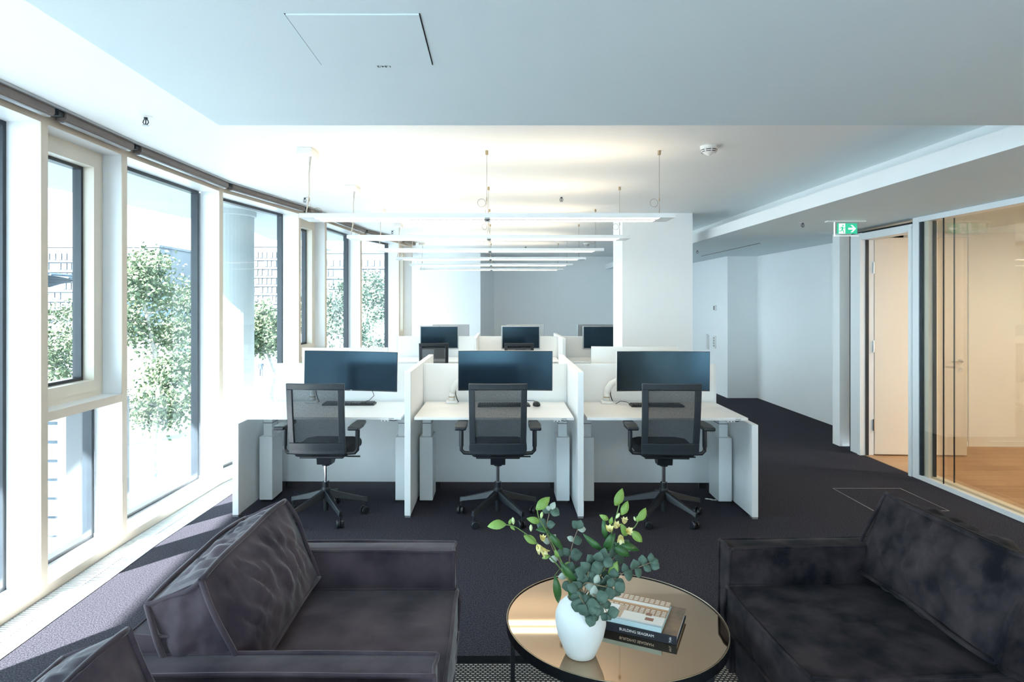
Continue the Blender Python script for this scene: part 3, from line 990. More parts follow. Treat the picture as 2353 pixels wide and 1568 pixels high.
cord('keyboard_cable', [at1(-1.12, -0.14, DH + 0.012), at1(-1.07, -0.11, DH + 0.02), at1(-1.03, -0.10, DH + 0.06), at1(-1.035, -0.16, DH + 0.115), at1(-1.07, -0.2, DH + 0.15)],
     'black keyboard cable rising to the window-side monitor')
cord('keyboard_cable', [at1(1.14, -0.20, DH + 0.005), at1(1.10, -0.16, DH + 0.02), at1(1.05, -0.16, DH + 0.025), at1(1.01, -0.17, DH + 0.004)],
     'black keyboard cable looped on the corridor-side desk')
cord('mouse_cable', [at1(0.345, -0.20, DH + 0.02), at1(0.33, -0.16, DH + 0.028), at1(0.27, -0.15, DH + 0.03), at1(0.22, -0.17, DH + 0.004)], 'thin black mouse cable on the middle desk')
t = thing('mouse', at1(0.345, -0.25, DH), 0.1, 'black computer mouse beside the keyboard on the middle desk', 'mouse')
b = MB().lathe([(0.028, 0.0), (0.033, 0.006), (0.032, 0.018), (0.024, 0.030), (0.010, 0.036), (0.001, 0.037)], 20, Matrix.Diagonal((0.95, 1.65, 1, 1)))
b.build('shell', M['bplast'], t, smooth=True)
MB().tube([(0, 0.022, 0.033), (0, 0.036, 0.028)], 0.004, 8).build('wheel', M['gframe'], t)


# ------------------------------------------------------------------ office chairs
def make_chair(label):
    """swivel chair, the sitter looks along local +y; origin on the floor under the column"""
    t = thing('office_chair', (0, 0, 0), 0, label, 'office chair', 'black mesh back office chairs')

    def yb(x, z):
        s = (z - 0.53) / 0.5
        return -0.235 + 0.42 * x * x - 0.055 * s * s - 0.02 * math.sin(PI * min(max(s, 0), 1))

    def wd(z):
        return 1.0 + 0.03 * ((z - 0.53) / 0.5 - 0.4)

    def slab(m, x0, x1, z0, z1, nx, nz, th, off=0.0):
        n = (nx + 1) * (nz + 1)
        vs = []
        for s in (0, 1):
            for i in range(nx + 1):
                for j in range(nz + 1):
                    x, z = x0 + (x1 - x0) * i / nx, z0 + (z1 - z0) * j / nz
                    vs.append((x * wd(z), yb(x, z) + off + s * th, z))
        fs = []

        def q(i, j, s):
            return s * n + i * (nz + 1) + j
        for i in range(nx):
            for j in range(nz):
                fs.append((q(i, j, 0), q(i + 1, j, 0), q(i + 1, j + 1, 0), q(i, j + 1, 0)))
                fs.append((q(i, j + 1, 1), q(i + 1, j + 1, 1), q(i + 1, j, 1), q(i, j, 1)))
        for i in range(nx):
            fs.append((q(i, 0, 1), q(i + 1, 0, 1), q(i + 1, 0, 0), q(i, 0, 0)))
            fs.append((q(i, nz, 0), q(i + 1, nz, 0), q(i + 1, nz, 1), q(i, nz, 1)))
        for j in range(nz):
            fs.append((q(0, j, 0), q(0, j + 1, 0), q(0, j + 1, 1), q(0, j, 1)))
            fs.append((q(nx, j, 1), q(nx, j + 1, 1), q(nx, j + 1, 0), q(nx, j, 0)))
        m.add(vs, fs)
    fm = MB()
    slab(fm, -0.203, -0.160, 0.60, 0.985, 2, 12, 0.026)
    slab(fm, 0.160, 0.203, 0.60, 0.985, 2, 12, 0.026)
    slab(fm, -0.203, 0.203, 0.985, 1.028, 14, 2, 0.026)
    slab(fm, -0.203, 0.203, 0.520, 0.60, 14, 3, 0.034)
    fm.build('back_frame', M['gframe'], t, bevel=0.004)
    nm = MB().grid(lambda u, v: ((-0.162 + 0.324 * u), yb(-0.162 + 0.324 * u, 0.598 + 0.389 * v) + 0.016, 0.598 + 0.389 * v), 10, 10)
    nm.build('back_net', M['net'], t, smooth=True)
    st = MB()
    st.prism([(-0.185, -0.16), (0.185, -0.16), (0.215, 0.0), (0.22, 0.22), (0.15, 0.285), (-0.15, 0.285), (-0.22, 0.22), (-0.215, 0.0)], 0.480, 0.545)
    st.build('seat', M['seatf'], t, bevel=0.022, seg=3)
    bx('seat_pan', -0.16, 0.16, -0.12, 0.22, 0.462, 0.482, 'bplast', t, bevel=0.006)
    me = MB()
    me.prism([(-0.20, 0.535), (-0.19, 0.50), (-0.06, 0.455), (-0.05, 0.40), (0.04, 0.395), (0.12, 0.455), (0.12, 0.465), (-0.10, 0.475)], -0.055, 0.055,
             Matrix(((0, 0, 1, 0), (1, 0, 0, 0), (0, 1, 0, 0), (0, 0, 0, 1))))
    me.build('tilt_mechanism', M['bplast'], t, bevel=0.01)
    MB().tube([(0.06, 0.05, 0.445), (0.16, 0.05, 0.44), (0.245, 0.05, 0.44)], 0.006, 8).build('tilt_lever', M['bplast'], t)
    MB().lathe([(0.030, 0.385), (0.034, 0.44)], 16).build('column_collar', M['bplast'], t)
    MB().lathe([(0.0145, 0.24), (0.0145, 0.40)], 16).build('gas_column', M['chrome'], t, smooth=False)
    MB().lathe([(0.020, 0.05), (0.020, 0.14), (0.030, 0.145), (0.033, 0.21), (0.025, 0.225), (0.025, 0.265)], 18).build('hub', M['bplast'], t)
    for s in (-1, 1):
        a = MB()
        x = s * 0.266
        a.tube([(s * 0.14, -0.12, 0.515), (s * 0.19, -0.12, 0.505), (x - s * 0.02, -0.12, 0.508), (x, -0.12, 0.53), (x, -0.12, 0.56)], 0.0135, 10)
        a.tube([(x, -0.12, 0.555), (x, -0.115, 0.696)], 0.0165, 10)
        ar = a.build('armrest', M['bplast'], t)
        p = MB().prism([(x - 0.040, -0.255), (x + 0.040, -0.255), (x + 0.046, -0.12), (x + 0.036 - s * 0.004, 0.02), (x - 0.036 - s * 0.004, 0.02), (x - 0.046, -0.12)], 0.694, 0.721)
        p.build('arm_pad', M['bplast'], ar, bevel=0.009, seg=3)
    for k in range(5):
        a = PI / 2 + k * 2 * PI / 5
        d = Vector((math.cos(a), math.sin(a), 0))
        n = Vector((-d.y, d.x, 0))
        L = MB()
        secs = [(0.018, 0.152, 0.205, 0.026), (0.12, 0.128, 0.172, 0.021), (0.27, 0.098, 0.128, 0.016), (0.302, 0.086, 0.122, 0.015)]
        vs, fs = [], []
        for r, z0, z1, w in secs:
            for (sx, z) in ((-1, z0), (1, z0), (0.62, z1), (-0.62, z1)):
                vs.append(d * r + n * (w * sx) + Vector((0, 0, z)))
        for i in range(len(secs) - 1):
            for j in range(4):
                fs.append((i * 4 + j, i * 4 + (j + 1) % 4, i * 4 + 4 + (j + 1) % 4, i * 4 + 4 + j))
        fs += [(3, 2, 1, 0), tuple(len(vs) - 4 + j for j in range(4))]
        L.add(vs, fs)
        lg = L.build('base_leg', M['bplast'], t, bevel=0.003)
        c = MB()
        cp = d * 0.292
        ca = a + 0.9 + k * 0.7
        wdir = Vector((math.cos(ca), math.sin(ca), 0))
        ctr = cp + wdir * 0.012
        side = Vector((-wdir.y, wdir.x, 0))
        for s in (-1, 1):
            c.tube([ctr + side * s * 0.006 + Vector((0, 0, 0.0285)), ctr + side * s * 0.022 + Vector((0, 0, 0.0285)), ctr + side * s * 0.026 + Vector((0, 0, 0.0285))], [0.0285, 0.0285, 0.022], 18)
        c.tube([cp + Vector((0, 0, 0.05)), cp + Vector((0, 0, 0.095))], 0.007, 8)
        c.build('caster', M['bplast'], lg)
    return t


ch0 = make_chair('black mesh back office chair pushed to the window-side desk of the near bank')
ch0.location = (-1.253, 4.69, 0)
ch0.rotation_euler = (0, 0, math.radians(-1.5))
dup(ch0, (0.03, 4.68, 0), math.radians(-0.5), 'black mesh back office chair pushed to the middle desk of the near bank')
dup(ch0, (1.261, 4.67, 0), math.radians(-3), 'black mesh back office chair pushed to the corridor-side desk of the near bank')
dup(ch0, (-0.86, 9.05, -0.0), math.radians(4), 'black mesh back office chair at the window-side desk of the far bank')
dup(ch0, (0.365, 9.05, -0.0), math.radians(-3), 'black mesh back office chair at the middle desk of the far bank')


# ------------------------------------------------------------------ velvet armchairs
def soft_box(m, x0, x1, y0, y1, z0, z1, bulge, n=10, wr=0.0, seed=0.0, mtx=None, sides=None):
    """upholstered block: faces bulge outwards between the seams; wr = wrinkles"""
    lo, hi = Vector((x0, y0, z0)), Vector((x1, y1, z1))
    size = hi - lo
    cen = (lo + hi) / 2

    def pt(ax, s, u, v):
        c = [0, 0, 0]
        a1, a2 = (ax + 1) % 3, (ax + 2) % 3
        c[ax] = s
        c[a1] = u * 2 - 1
        c[a2] = v * 2 - 1
        p = Vector((cen[i] + c[i] * size[i] / 2 for i in range(3)))
        d = 0.0
        if wr:
            q = Vector((p.x * 9 + seed, p.y * 15 + p.z * 9, p.z * 5 - p.y * 3))
            d = wr * (abs(mnoise.noise(q)) * 1.2 - 0.3 + 0.5 * mnoise.noise(q * 2.7))
        e = (1 - c[a1] ** 4) * (1 - c[a2] ** 4)
        p[ax] += s * (bulge[ax] * (1 - c[a1] ** 2) * (1 - c[a2] ** 2) + d * e)
        return p
    for ax in range(3):
        for s in (-1, 1):
            m.grid(lambda u, v: pt(ax, s, u, v), n, n, mtx, flip=(s < 0))
    return m


def piping(m, x0, x1, y0, y1, z0, z1, r, which, mtx=None, wob=0.004, seed=1):
    rr = random.Random(seed)
    C = {}
    for a, x in ((0, x0), (1, x1)):
        for b, y in ((0, y0), (1, y1)):
            for c, z in ((0, z0), (1, z1)):
                C[(a, b, c)] = Vector((x, y, z))
    for (a, b) in which:
        p, q = C[a], C[b]
        pts = []
        ph = [Vector((rr.uniform(-1, 1), rr.uniform(-1, 1), rr.uniform(-1, 1))) for _ in range(3)]
        for k in range(25):
            f = k / 24
            w = Vector((0, 0, 0))
            for h, a_ in enumerate(ph):
                w += a_ * math.sin(PI * f * (h + 1) * 1.0) * wob / (h + 0.6)
            pts.append(p.lerp(q, f) + w)
        m.tube(pts, r, 6, mtx=mtx)


def ring4(c):
    return [((0, 0, c), (1, 0, c)), ((1, 0, c), (1, 1, c)), ((1, 1, c), (0, 1, c)), ((0, 1, c), (0, 0, c))]


POSTS = [((a, b, 0), (a, b, 1)) for a in (0, 1) for b in (0, 1)]


def armchair(loc, rz, label, vel, y_lo, y_hi, arms, seed, cush=None):
    """armchair facing local +x; y_lo..y_hi = seat width between arms; arms = sides that have one"""
    t = thing('armchair', loc, rz, label, 'armchair', 'velvet armchairs around the low table')
    mv = M[vel]

    def piece(name, box, bulge, wr, pr, edges, n=10, mtx=None, wob=0.003, par=t):
        o = soft_box(MB(), *box, bulge, n=n, wr=wr, seed=seed, mtx=mtx).build(name, mv, par, smooth=True)
        pm = MB()
        piping(pm, *box, pr, edges, mtx, wob, seed=int(seed * 10) + len(name))
        pm.build('piping', mv, o, smooth=True)
        return o
    ya, yb_ = y_lo - (0.105 if -1 in arms else 0), y_hi + (0.105 if 1 in arms else 0)
    piece('base', (-0.44, 0.425, y_lo, y_hi, 0.10, 0.285), (0.006, 0.004, 0.004), 0.004, 0.006, ring4(1), n=8)
    for s in arms:
        b0, b1 = (y_lo - 0.105, y_lo) if s < 0 else (y_hi, y_hi + 0.105)
        piece('arm', (-0.44, 0.44, b0, b1, 0.10, 0.60), (0.004, 0.005, 0.006), 0.004, 0.0065, ring4(1) + POSTS, n=10)
    piece('back_block', (-0.44, -0.28, y_lo, y_hi, 0.285, 0.655), (0.004, 0.004, 0.006), 0.004, 0.004, ring4(1) + POSTS, n=8)
    piece('seat_cushion', (-0.28, 0.455, y_lo + 0.004, y_hi - 0.004, 0.285, 0.452), (0.010, 0.004, 0.018), 0.010, 0.007, ring4(1) + ring4(0) + POSTS, n=20, wob=0.005)
    cw = cush or (y_lo + 0.005, y_hi - 0.005)
    lean = Matrix.Translation((-0.175, 0, 0.468)) @ Matrix.Rotation(math.radians(-24), 4, 'Y')
    piece('back_cushion', (-0.085, 0.085, cw[0], cw[1], 0.0, 0.335), (0.045, 0.012, 0.016), 0.024, 0.0085, ring4(1) + ring4(0) + POSTS, n=44, mtx=lean, wob=0.009)
    for fx in (-0.38, 0.36):
        for fy in (ya + 0.06, yb_ - 0.06):
            bx('foot', fx - 0.02, fx + 0.02, fy - 0.02, fy + 0.02, 0.012, 0.10, 'bmetal', t)
    return t


RUGZ = 0.012
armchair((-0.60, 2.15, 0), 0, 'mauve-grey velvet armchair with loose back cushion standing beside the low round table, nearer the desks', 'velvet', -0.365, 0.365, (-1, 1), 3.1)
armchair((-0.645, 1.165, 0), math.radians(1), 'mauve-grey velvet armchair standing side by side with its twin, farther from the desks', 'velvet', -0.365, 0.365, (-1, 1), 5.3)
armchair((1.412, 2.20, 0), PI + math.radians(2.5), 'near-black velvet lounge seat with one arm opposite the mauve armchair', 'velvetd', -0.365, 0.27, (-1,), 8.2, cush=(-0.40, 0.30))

# rug under the lounge
M['rugb'] = mat('black_rug_border', (0.010, 0.011, 0.014), 0.95, var=(0.006, 0.007, 0.009), scale=90, bump=0.3, bscale=300, spec=0.05)
rt = thing('rug', (0.45, 1.72, 0), 0, 'black and cream woven rug with dark border under the low table', 'rug')
bx('border', -1.36, 1.36, -1.15, 1.11, 0.0, 0.008, 'rugb', rt)
rm_ = mat('woven_rug', (0.62, 0.58, 0.50), 0.9)
nt = rm_.node_tree
br = nt.nodes.new('ShaderNodeTexBrick')
br.inputs['Scale'].default_value = 34
br.inputs['Color1'].default_value = (0.60, 0.55, 0.47, 1)
br.inputs['Color2'].default_value = (0.42, 0.38, 0.33, 1)
br.inputs['Mortar'].default_value = (0.012, 0.013, 0.017, 1)
br.inputs['Mortar Size'].default_value = 0.15
br.inputs['Brick Width'].default_value = 0.72
br.inputs['Row Height'].default_value = 0.46
nt.links.new(nt.nodes['Texture Coordinate'].outputs['Object'], br.inputs['Vector'])
nt.links.new(br.outputs['Color'], nt.nodes['Principled BSDF'].inputs['Base Color'])
bp = nt.nodes.new('ShaderNodeBump')
bp.inputs['Strength'].default_value = 0.6
bp.inputs['Distance'].default_value = 0.003
nt.links.new(br.outputs['Color'], bp.inputs['Height'])
nt.links.new(bp.outputs['Normal'], nt.nodes['Principled BSDF'].inputs['Normal'])
M['rug'] = rm_
bx('woven_field', -1.30, 1.30, -1.09, 1.045, 0.008, RUGZ, 'rug', rt)

# ------------------------------------------------------------------ low round table
TC, TR, TZ = (0.457, 2.379), 0.41, 0.40
t = thing('coffee_table', (TC[0], TC[1], RUGZ), math.radians(0), 'round low table with bronze mirror top and black metal rim', 'coffee table')
zt = TZ - RUGZ
rim = MB()
n = 72
vs, fs = [], []
prof = [(TR - 0.006, zt - 0.032), (TR, zt - 0.032), (TR, zt + 0.003), (TR - 0.006, zt + 0.003)]
for k in range(n):
    a = 2 * PI * k / n
    vs += [(r * math.cos(a), r * math.sin(a), z) for r, z in prof]
for k in range(n):
    for j in range(4):
        fs.append((k * 4 + j, ((k + 1) % n) * 4 + j, ((k + 1) % n) * 4 + (j + 1) % 4, k * 4 + (j + 1) % 4))
rim.add(vs, fs)
rim.build('rim', M['bmetal'], t, smooth=False)
MB().tube([((TR - 0.002) * math.cos(2 * PI * k / n), (TR - 0.002) * math.sin(2 * PI * k / n), zt + 0.003) for k in range(n)], 0.0016, 5, closed=True).build('rim_edge', M['brass'], t)
MB().lathe([(TR - 0.007, zt - 0.008), (TR - 0.007, zt)], 96).build('mirror_top', M['mirror'], t)
for k, a in enumerate((190, 75, 312)):
    a = math.radians(a)
    x, y = (TR - 0.016) * math.cos(a), (TR - 0.016) * math.sin(a)
    bx('leg', x - 0.008, x + 0.008, y - 0.008, y + 0.008, 0.0, zt - 0.008, 'bmetal', t)
MB().tube([(0.3 * math.cos(2 * PI * k / 48), 0.3 * math.sin(2 * PI * k / 48), zt - 0.02) for k in range(48)], 0.008, 6, closed=True).build('under_ring', M['bmetal'], t)

# ------------------------------------------------------------------ books
B0 = Vector((0.639, 2.198, 0))
ua = math.atan2(-0.108, 0.232)
t = thing('book', (B0.x, B0.y, TZ + 0.0006), ua, 'thick navy spined book with bronze cover lying on the low table', 'book')
Lb, Db, Hb = 0.29, 0.221, 0.030
bx('page_block', -Lb + 0.004, -0.004, 0.004, Db - 0.004, 0.003, Hb - 0.003, 'paper', t)
bx('back_cover', -Lb, 0, 0, Db, 0, 0.003, 'spine', t)
bx('front_cover', -Lb, 0, 0, Db, Hb - 0.003, Hb, 'bronzec', t)
sp_ = bx('spine', -Lb, 0, -0.003, 0.002, 0, Hb, 'spine', t)
text_mesh('spine_title', 'BUILDING SEAGRAM', 0.0135, 'inkw', sp_, (-0.140, -0.0035, Hb / 2), (PI / 2, 0, 0))
text_mesh('spine_imprint', 'Yale', 0.0115, 'inkw', sp_, (-0.022, -0.0035, Hb / 2), (PI / 2, -PI / 2, 0))
cover = mat('photo_cover', (0.8, 0.78, 0.74), 0.3, coat=0.3)
nt = cover.node_tree
b_ = nt.nodes['Principled BSDF']
tcn = nt.nodes['Texture Coordinate']
sep = nt.nodes.new('ShaderNodeSeparateXYZ')
nt.links.new(tcn.outputs['Object'], sep.inputs[0])
ramp = nt.nodes.new('ShaderNodeValToRGB')
cr = ramp.color_ramp
cr.interpolation = 'CONSTANT'
mp = nt.nodes.new('ShaderNodeMapRange')
mp.inputs['From Min'].default_value = 0.0
mp.inputs['From Max'].default_value = 0.2
nt.links.new(sep.outputs['Y'], mp.inputs['Value'])
nt.links.new(mp.outputs[0], ramp.inputs['Fac'])
cr.elements[0].color = (0.55, 0.66, 0.72, 1)
cr.elements[0].position = 0.0
cr.elements[1].color = (0.80, 0.78, 0.73, 1)
cr.elements[1].position = 0.06
for p_, c_ in ((0.36, (0.33, 0.17, 0.08, 1)), (0.62, (0.50, 0.28, 0.12, 1)), (0.68, (0.80, 0.80, 0.78, 1)), (0.80, (0.36, 0.19, 0.10, 1))):
    e = cr.elements.new(p_)
    e.color = c_
bk = nt.nodes.new('ShaderNodeTexBrick')
bk.inputs['Scale'].default_value = 30
bk.offset = 0.0
bk.inputs['Color1'].default_value = (1, 1, 1, 1)
bk.inputs['Color2'].default_value = (0.75, 0.75, 0.75, 1)
bk.inputs['Mortar'].default_value = (0, 0, 0, 1)
bk.inputs['Mortar Size'].default_value = 0.09
bk.inputs['Brick Width'].default_value = 0.6
bk.inputs['Row Height'].default_value = 0.36
nt.links.new(tcn.outputs['Object'], bk.inputs['Vector'])
nz = nt.nodes.new('ShaderNodeTexNoise')
nz.inputs['Scale'].default_value = 45
nt.links.new(tcn.outputs['Object'], nz.inputs['Vector'])
mask = nt.nodes.new('ShaderNodeValToRGB')
mc = mask.color_ramp
mc.interpolation = 'CONSTANT'
mc.elements[0].color = (0, 0, 0, 1)
mc.elements[1].position = 0.38
mc.elements[1].color = (1, 1, 1, 1)
for p_, v_ in ((0.60, 0), (0.82, 1)):
    e = mc.elements.new(p_)
    e.color = (v_, v_, v_, 1)
nt.links.new(mp.outputs[0], mask.inputs['Fac'])
mul = nt.nodes.new('ShaderNodeMath')
mul.operation = 'MULTIPLY'
nt.links.new(bk.outputs['Fac'], mul.inputs[0])
inv = nt.nodes.new('ShaderNodeMath')
inv.operation = 'SUBTRACT'
inv.inputs[0].default_value = 1.0
nt.links.new(bk.outputs['Fac'], inv.inputs[1])
nt.links.new(inv.outputs[0], mul.inputs[0])
nt.links.new(mask.outputs['Color'], mul.inputs[1])
mixc = nt.nodes.new('ShaderNodeMix')
mixc.data_type = 'RGBA'
nt.links.new(mul.outputs[0], mixc.inputs['Factor'])
nt.links.new(ramp.outputs['Color'], mixc.inputs[6])
mixc.inputs[7].default_value = (0.78, 0.72, 0.62, 1)
nt.links.new(mixc.outputs[2], b_.inputs['Base Color'])
M['photoc'] = cover
t = thing('book', (0.592, 2.223, TZ + 0.0006 + Hb + 0.0002), ua - 0.01, 'thinner pale blue book with brown interior photograph cover on top of the navy book', 'book')
L2, D2, H2 = 0.225, 0.205, 0.018
bx('page_block', -L2 + 0.003, -0.003, 0.003, D2 - 0.003, 0.002, H2 - 0.002, 'paper', t)
bx('back_cover', -L2, 0, 0, D2, 0, 0.002, 'bluec', t)
bx('front_cover', -L2, 0, 0, D2, H2 - 0.002, H2, 'photoc', t)
bx('spine', -L2, 0, -0.002, 0.002, 0, H2, 'bluec', t)
pc = MB()
pc.box(-0.066, -0.036, 0.030, 0.052, H2 + 0.0001, H2 + 0.0004)
pc.box(-0.070, -0.048, 0.066, 0.088, H2 + 0.0001, H2 + 0.0004)
M['brick'] = mat('brick_red_print', (0.30, 0.11, 0.06), 0.35, var=(0.24, 0.08, 0.045), scale=60, coat=0.3)
pc.build('cover_print', M['brick'], t)
pw_ = MB()
pw_.box(-0.215, -0.172, 0.045, 0.105, H2 + 0.0001, H2 + 0.0004)
pw_.build('cover_print_white', M['inkw'], t)
pt_ = MB().box(-0.172, -0.150, 0.012, 0.105, H2 + 0.0001, H2 + 0.0004)
M['tan'] = mat('tan_print', (0.52, 0.37, 0.25), 0.35, var=(0.48, 0.33, 0.22), scale=30, coat=0.3)
pt_.build('cover_print_tan', M['tan'], t)

# ------------------------------------------------------------------ vase and flowers
VX, VY = (1334 - CX) / FPX * 2.145, 2.145
vp = [(r_, z_ * 0.86) for r_, z_ in [(0.045, 0.0), (0.050, 0.003), (0.062, 0.035), (0.078, 0.08), (0.086, 0.125), (0.085, 0.160), (0.075, 0.190), (0.058, 0.210), (0.048, 0.217), (0.046, 0.224), (0.043, 0.224), (0.042, 0.212), (0.05, 0.19), (0.06, 0.15), (0.04, 0.02)]]
tag(MB().lathe(vp, 48, Matrix.Translation((0, 0, 0))).build('vase', M['ceramic'], smooth=True), 'white bulbous ceramic vase on the low table', 'vase').location = (VX, VY, TZ + 0.0005)


def leaf_mesh(name, w, l, m, curl=0.12, cup=0.1, tipx=0.5, thick=0.0005):
    """leaf along +y from the origin; tipx where it is widest; a closed thin blade"""
    b = MB()
    N = 6
    top, bot = [], []
    for i in range(N + 1):
        f = i / N
        if f <= tipx:
            ww = w * math.sin(PI / 2 * max(f / tipx, 0.06)) ** 0.8
        else:
            ww = w * math.cos(PI / 2 * (f - tipx) / (1 - tipx)) ** 0.75 if f < 1 else w * 0.04
        z = curl * l * (f - f * f) * 2 - curl * l * f * f
        for s in (-1, 0, 1):
            top.append((s * ww / 2, f * l, z + (cup * ww if s else 0)))
            bot.append((s * ww / 2, f * l, z + (cup * ww if s else 0) - thick))
    fs = []
    nn = len(top)
    for i in range(N):
        for j in range(2):
            a = i * 3 + j
            fs.append((a, a + 1, a + 4, a + 3))
            fs.append((nn + a + 3, nn + a + 4, nn + a + 1, nn + a))
        fs.append((i * 3, i * 3 + 3, nn + i * 3 + 3, nn + i * 3))
        fs.append((i * 3 + 2, nn + i * 3 + 2, nn + i * 3 + 5, i * 3 + 5))
    fs.append((0, nn, nn + 1, 1))
    fs.append((1, nn + 1, nn + 2, 2))
    fs.append((N * 3, N * 3 + 1, nn + N * 3 + 1, nn + N * 3))
    fs.append((N * 3 + 1, N * 3 + 2, nn + N * 3 + 2, nn + N * 3 + 1))
    b.add(top + bot, fs)
    return b.mesh(name, M[m], smooth=True)


LM = {'euca': [leaf_mesh('leaf', 0.034, 0.036, 'euca', 0.15, 0.10, 0.45), leaf_mesh('leaf', 0.040, 0.041, 'euca', 0.10, 0.14, 0.5), leaf_mesh('leaf', 0.028, 0.034, 'euca', 0.2, 0.06, 0.45)],
      'pale': [leaf_mesh('leaf', 0.026, 0.036, 'eucap', 0.15, 0.12, 0.5), leaf_mesh('leaf', 0.022, 0.030, 'eucap', 0.1, 0.1, 0.5)],
      'dark': [leaf_mesh('leaf', 0.024, 0.085, 'leafd', 0.22, 0.10, 0.45), leaf_mesh('leaf', 0.028, 0.066, 'leafd', 0.16, 0.15, 0.4)],
      'light': [leaf_mesh('leaf', 0.026, 0.050, 'leafl', 0.12, 0.16, 0.42), leaf_mesh('leaf', 0.020, 0.040, 'leafl', 0.14, 0.16, 0.42)]}


def smooth_path(pts, n=5):
    out = []
    P = [Vector(p) for p in pts]
    for i in range(len(P) - 1):
        p0, p1, p2, p3 = P[max(i - 1, 0)], P[i], P[i + 1], P[min(i + 2, len(P) - 1)]
        for k in range(n):
            f = k / n
            out.append(0.5 * ((2 * p1) + (p2 - p0) * f + (2 * p0 - 5 * p1 + 4 * p2 - p3) * f * f + (3 * p1 - p0 - 3 * p2 + p3) * f ** 3))
    out.append(P[-1])
    return out


def place_leaf(parent, base, kind, p, d, nrm, sc_, idx):
    d = d.normalized()
    nrm = (nrm - d * nrm.dot(d))
    nrm = nrm.normalized() if nrm.length > 1e-4 else d.orthogonal().normalized()
    x = d.cross(nrm).normalized()
    o = link('leaf', LM[kind][idx % len(LM[kind])], parent)
    R = Matrix((x, d, nrm)).transposed().to_4x4()
    o.matrix_local = Matrix.Translation(p - base) @ R @ Matrix.Scale(sc_, 4)
    return o


vase_in = Vector((VX, VY, TZ + 0.16))


def stem(kind, pts, label, r=0.002, leaves=()):
    """pts = px, py, Y along the stem; leaves = (px, py, Y, angle in the picture plane, size, kind, tilt)"""
    P = [vase_in] + [W(*p) for p in pts]
    path = smooth_path(P)
    base = path[0].copy()
    cat = 'eucalyptus stem' if kind == 'euca' else 'flower stem'
    t = thing('eucalyptus_stem' if kind == 'euca' else 'alstroemeria_stem', base, 0, label, cat, 'eucalyptus in the vase' if kind == 'euca' else 'flower stems in the vase')
    n = len(path)
    MB().tube([p - base for p in path], [r * (1.15 - 0.5 * i / n) for i in range(n)], 6).build('stalk', M['stemb' if kind == 'euca' else 'stemg'], t, smooth=True)
    for k, (px, py, Y, ang, sz, lk, tilt) in enumerate(leaves):
        p = W(px, py, Y)
        # join the leaf foot to the nearest point of the stalk with a short petiole
        q = min(path, key=lambda v: (v - p).length)
        if (q - p).length > 0.004:
            MB().tube([q - base, (q + p) / 2 - base + Vector((0, 0, 0.002)), p - base], 0.0009, 5).build('petiole', M['stemb' if kind == 'euca' else 'stemg'], t)
        a = math.radians(ang)
        d = Vector((math.cos(a), -math.sin(math.radians(tilt)) * 0.7, math.sin(a)))
        place_leaf(t, base, lk, p, d, Vector((rnd.uniform(-0.35, 0.35), -1, rnd.uniform(0.15, 0.75))), sz, k)
    return t, base


def flower(t, base, p, d, s, kind='petal'):
    d = d.normalized()
    b = MB()
    mt = Matrix.Translation(p - base) @ d.to_track_quat('Z', 'Y').to_matrix().to_4x4() @ Matrix.Scale(s, 4)
    if kind == 'bud':
        b.lathe([(0.0015, 0), (0.005, 0.006), (0.0065, 0.014), (0.005, 0.022), (0.001, 0.027)], 10, mt)
        b.build('bud', M['bud'], t, smooth=True)
    else:
        for k in range(6):
            a = k * PI / 3
            r = 0.5 if k % 2 else 0.35
            R = mt @ Matrix.Rotation(a, 4, 'Z')
            b.grid(lambda u, v: ((v - 0.5) * 0.013 * math.sin(PI * (0.12 + 0.85 * u)) * 1.4, 0.002 + r * 0.022 * u * u + 0.004 * u, 0.026 * u + 0.002 * (v - 0.5) ** 2), 4, 2, R)
        b.build('blossom', M['petal'], t, smooth=True)


Y0 = VY
# flower stems leaning to the window side
t, b0 = stem('alst', [(1322, 1352, Y0 - 0.01), (1300, 1310, Y0 - 0.02), (1272, 1255, Y0 - 0.03), (1252, 1215, Y0 - 0.035), (1238, 1190, Y0 - 0.04), (1234, 1168, Y0 - 0.04)],
             'green flower stem with one broad pale leaf at its tip, upright on the window side', 0.0026,
             [(1232, 1172, Y0 - 0.04, 40, 1.25, 'light', -15), (1240, 1200, Y0 - 0.04, 160, 1.15, 'light', 20), (1262, 1225, Y0 - 0.03, -50, 0.9, 'dark', 10),
              (1262, 1222, Y0 - 0.03, 165, 0.7, 'dark', 15), (1288, 1290, Y0 - 0.02, -52, 1.05, 'dark', 20), (1282, 1282, Y0 - 0.03, 110, 0.75, 'light', 10),
              (1275, 1322, Y0 - 0.05, -82, 1.15, 'dark', 10), (1306, 1345, Y0 - 0.01, -58, 1.1, 'dark', 5), (1296, 1300, Y0, 20, 0.6, 'light', 10)])
flower(t, b0, W(1243, 1192, Y0 - 0.04), Vector((0.2, 0, 1)), 0.85, 'bud')
flower(t, b0, W(1248, 1244, Y0 - 0.035), Vector((-0.1, -0.3, 1)), 0.75, 'petal')
t, b0 = stem('alst', [(1316, 1350, Y0 - 0.02), (1282, 1300, Y0 - 0.04), (1252, 1268, Y0 - 0.05), (1222, 1238, Y0 - 0.06), (1185, 1212, Y0 - 0.065), (1160, 1206, Y0 - 0.065)],
             'green flower stem bending far to the window side with yellow blossom', 0.0024,
             [(1163, 1206, Y0 - 0.065, 184, 1.25, 'light', 0), (1172, 1208, Y0 - 0.06, -40, 0.55, 'light', 20), (1170, 1206, Y0 - 0.065, 75, 0.4, 'light', 10), (1204, 1232, Y0 - 0.06, -30, 1.3, 'light', 0),
              (1262, 1280, Y0 - 0.05, 190, 0.5, 'light', 0)])
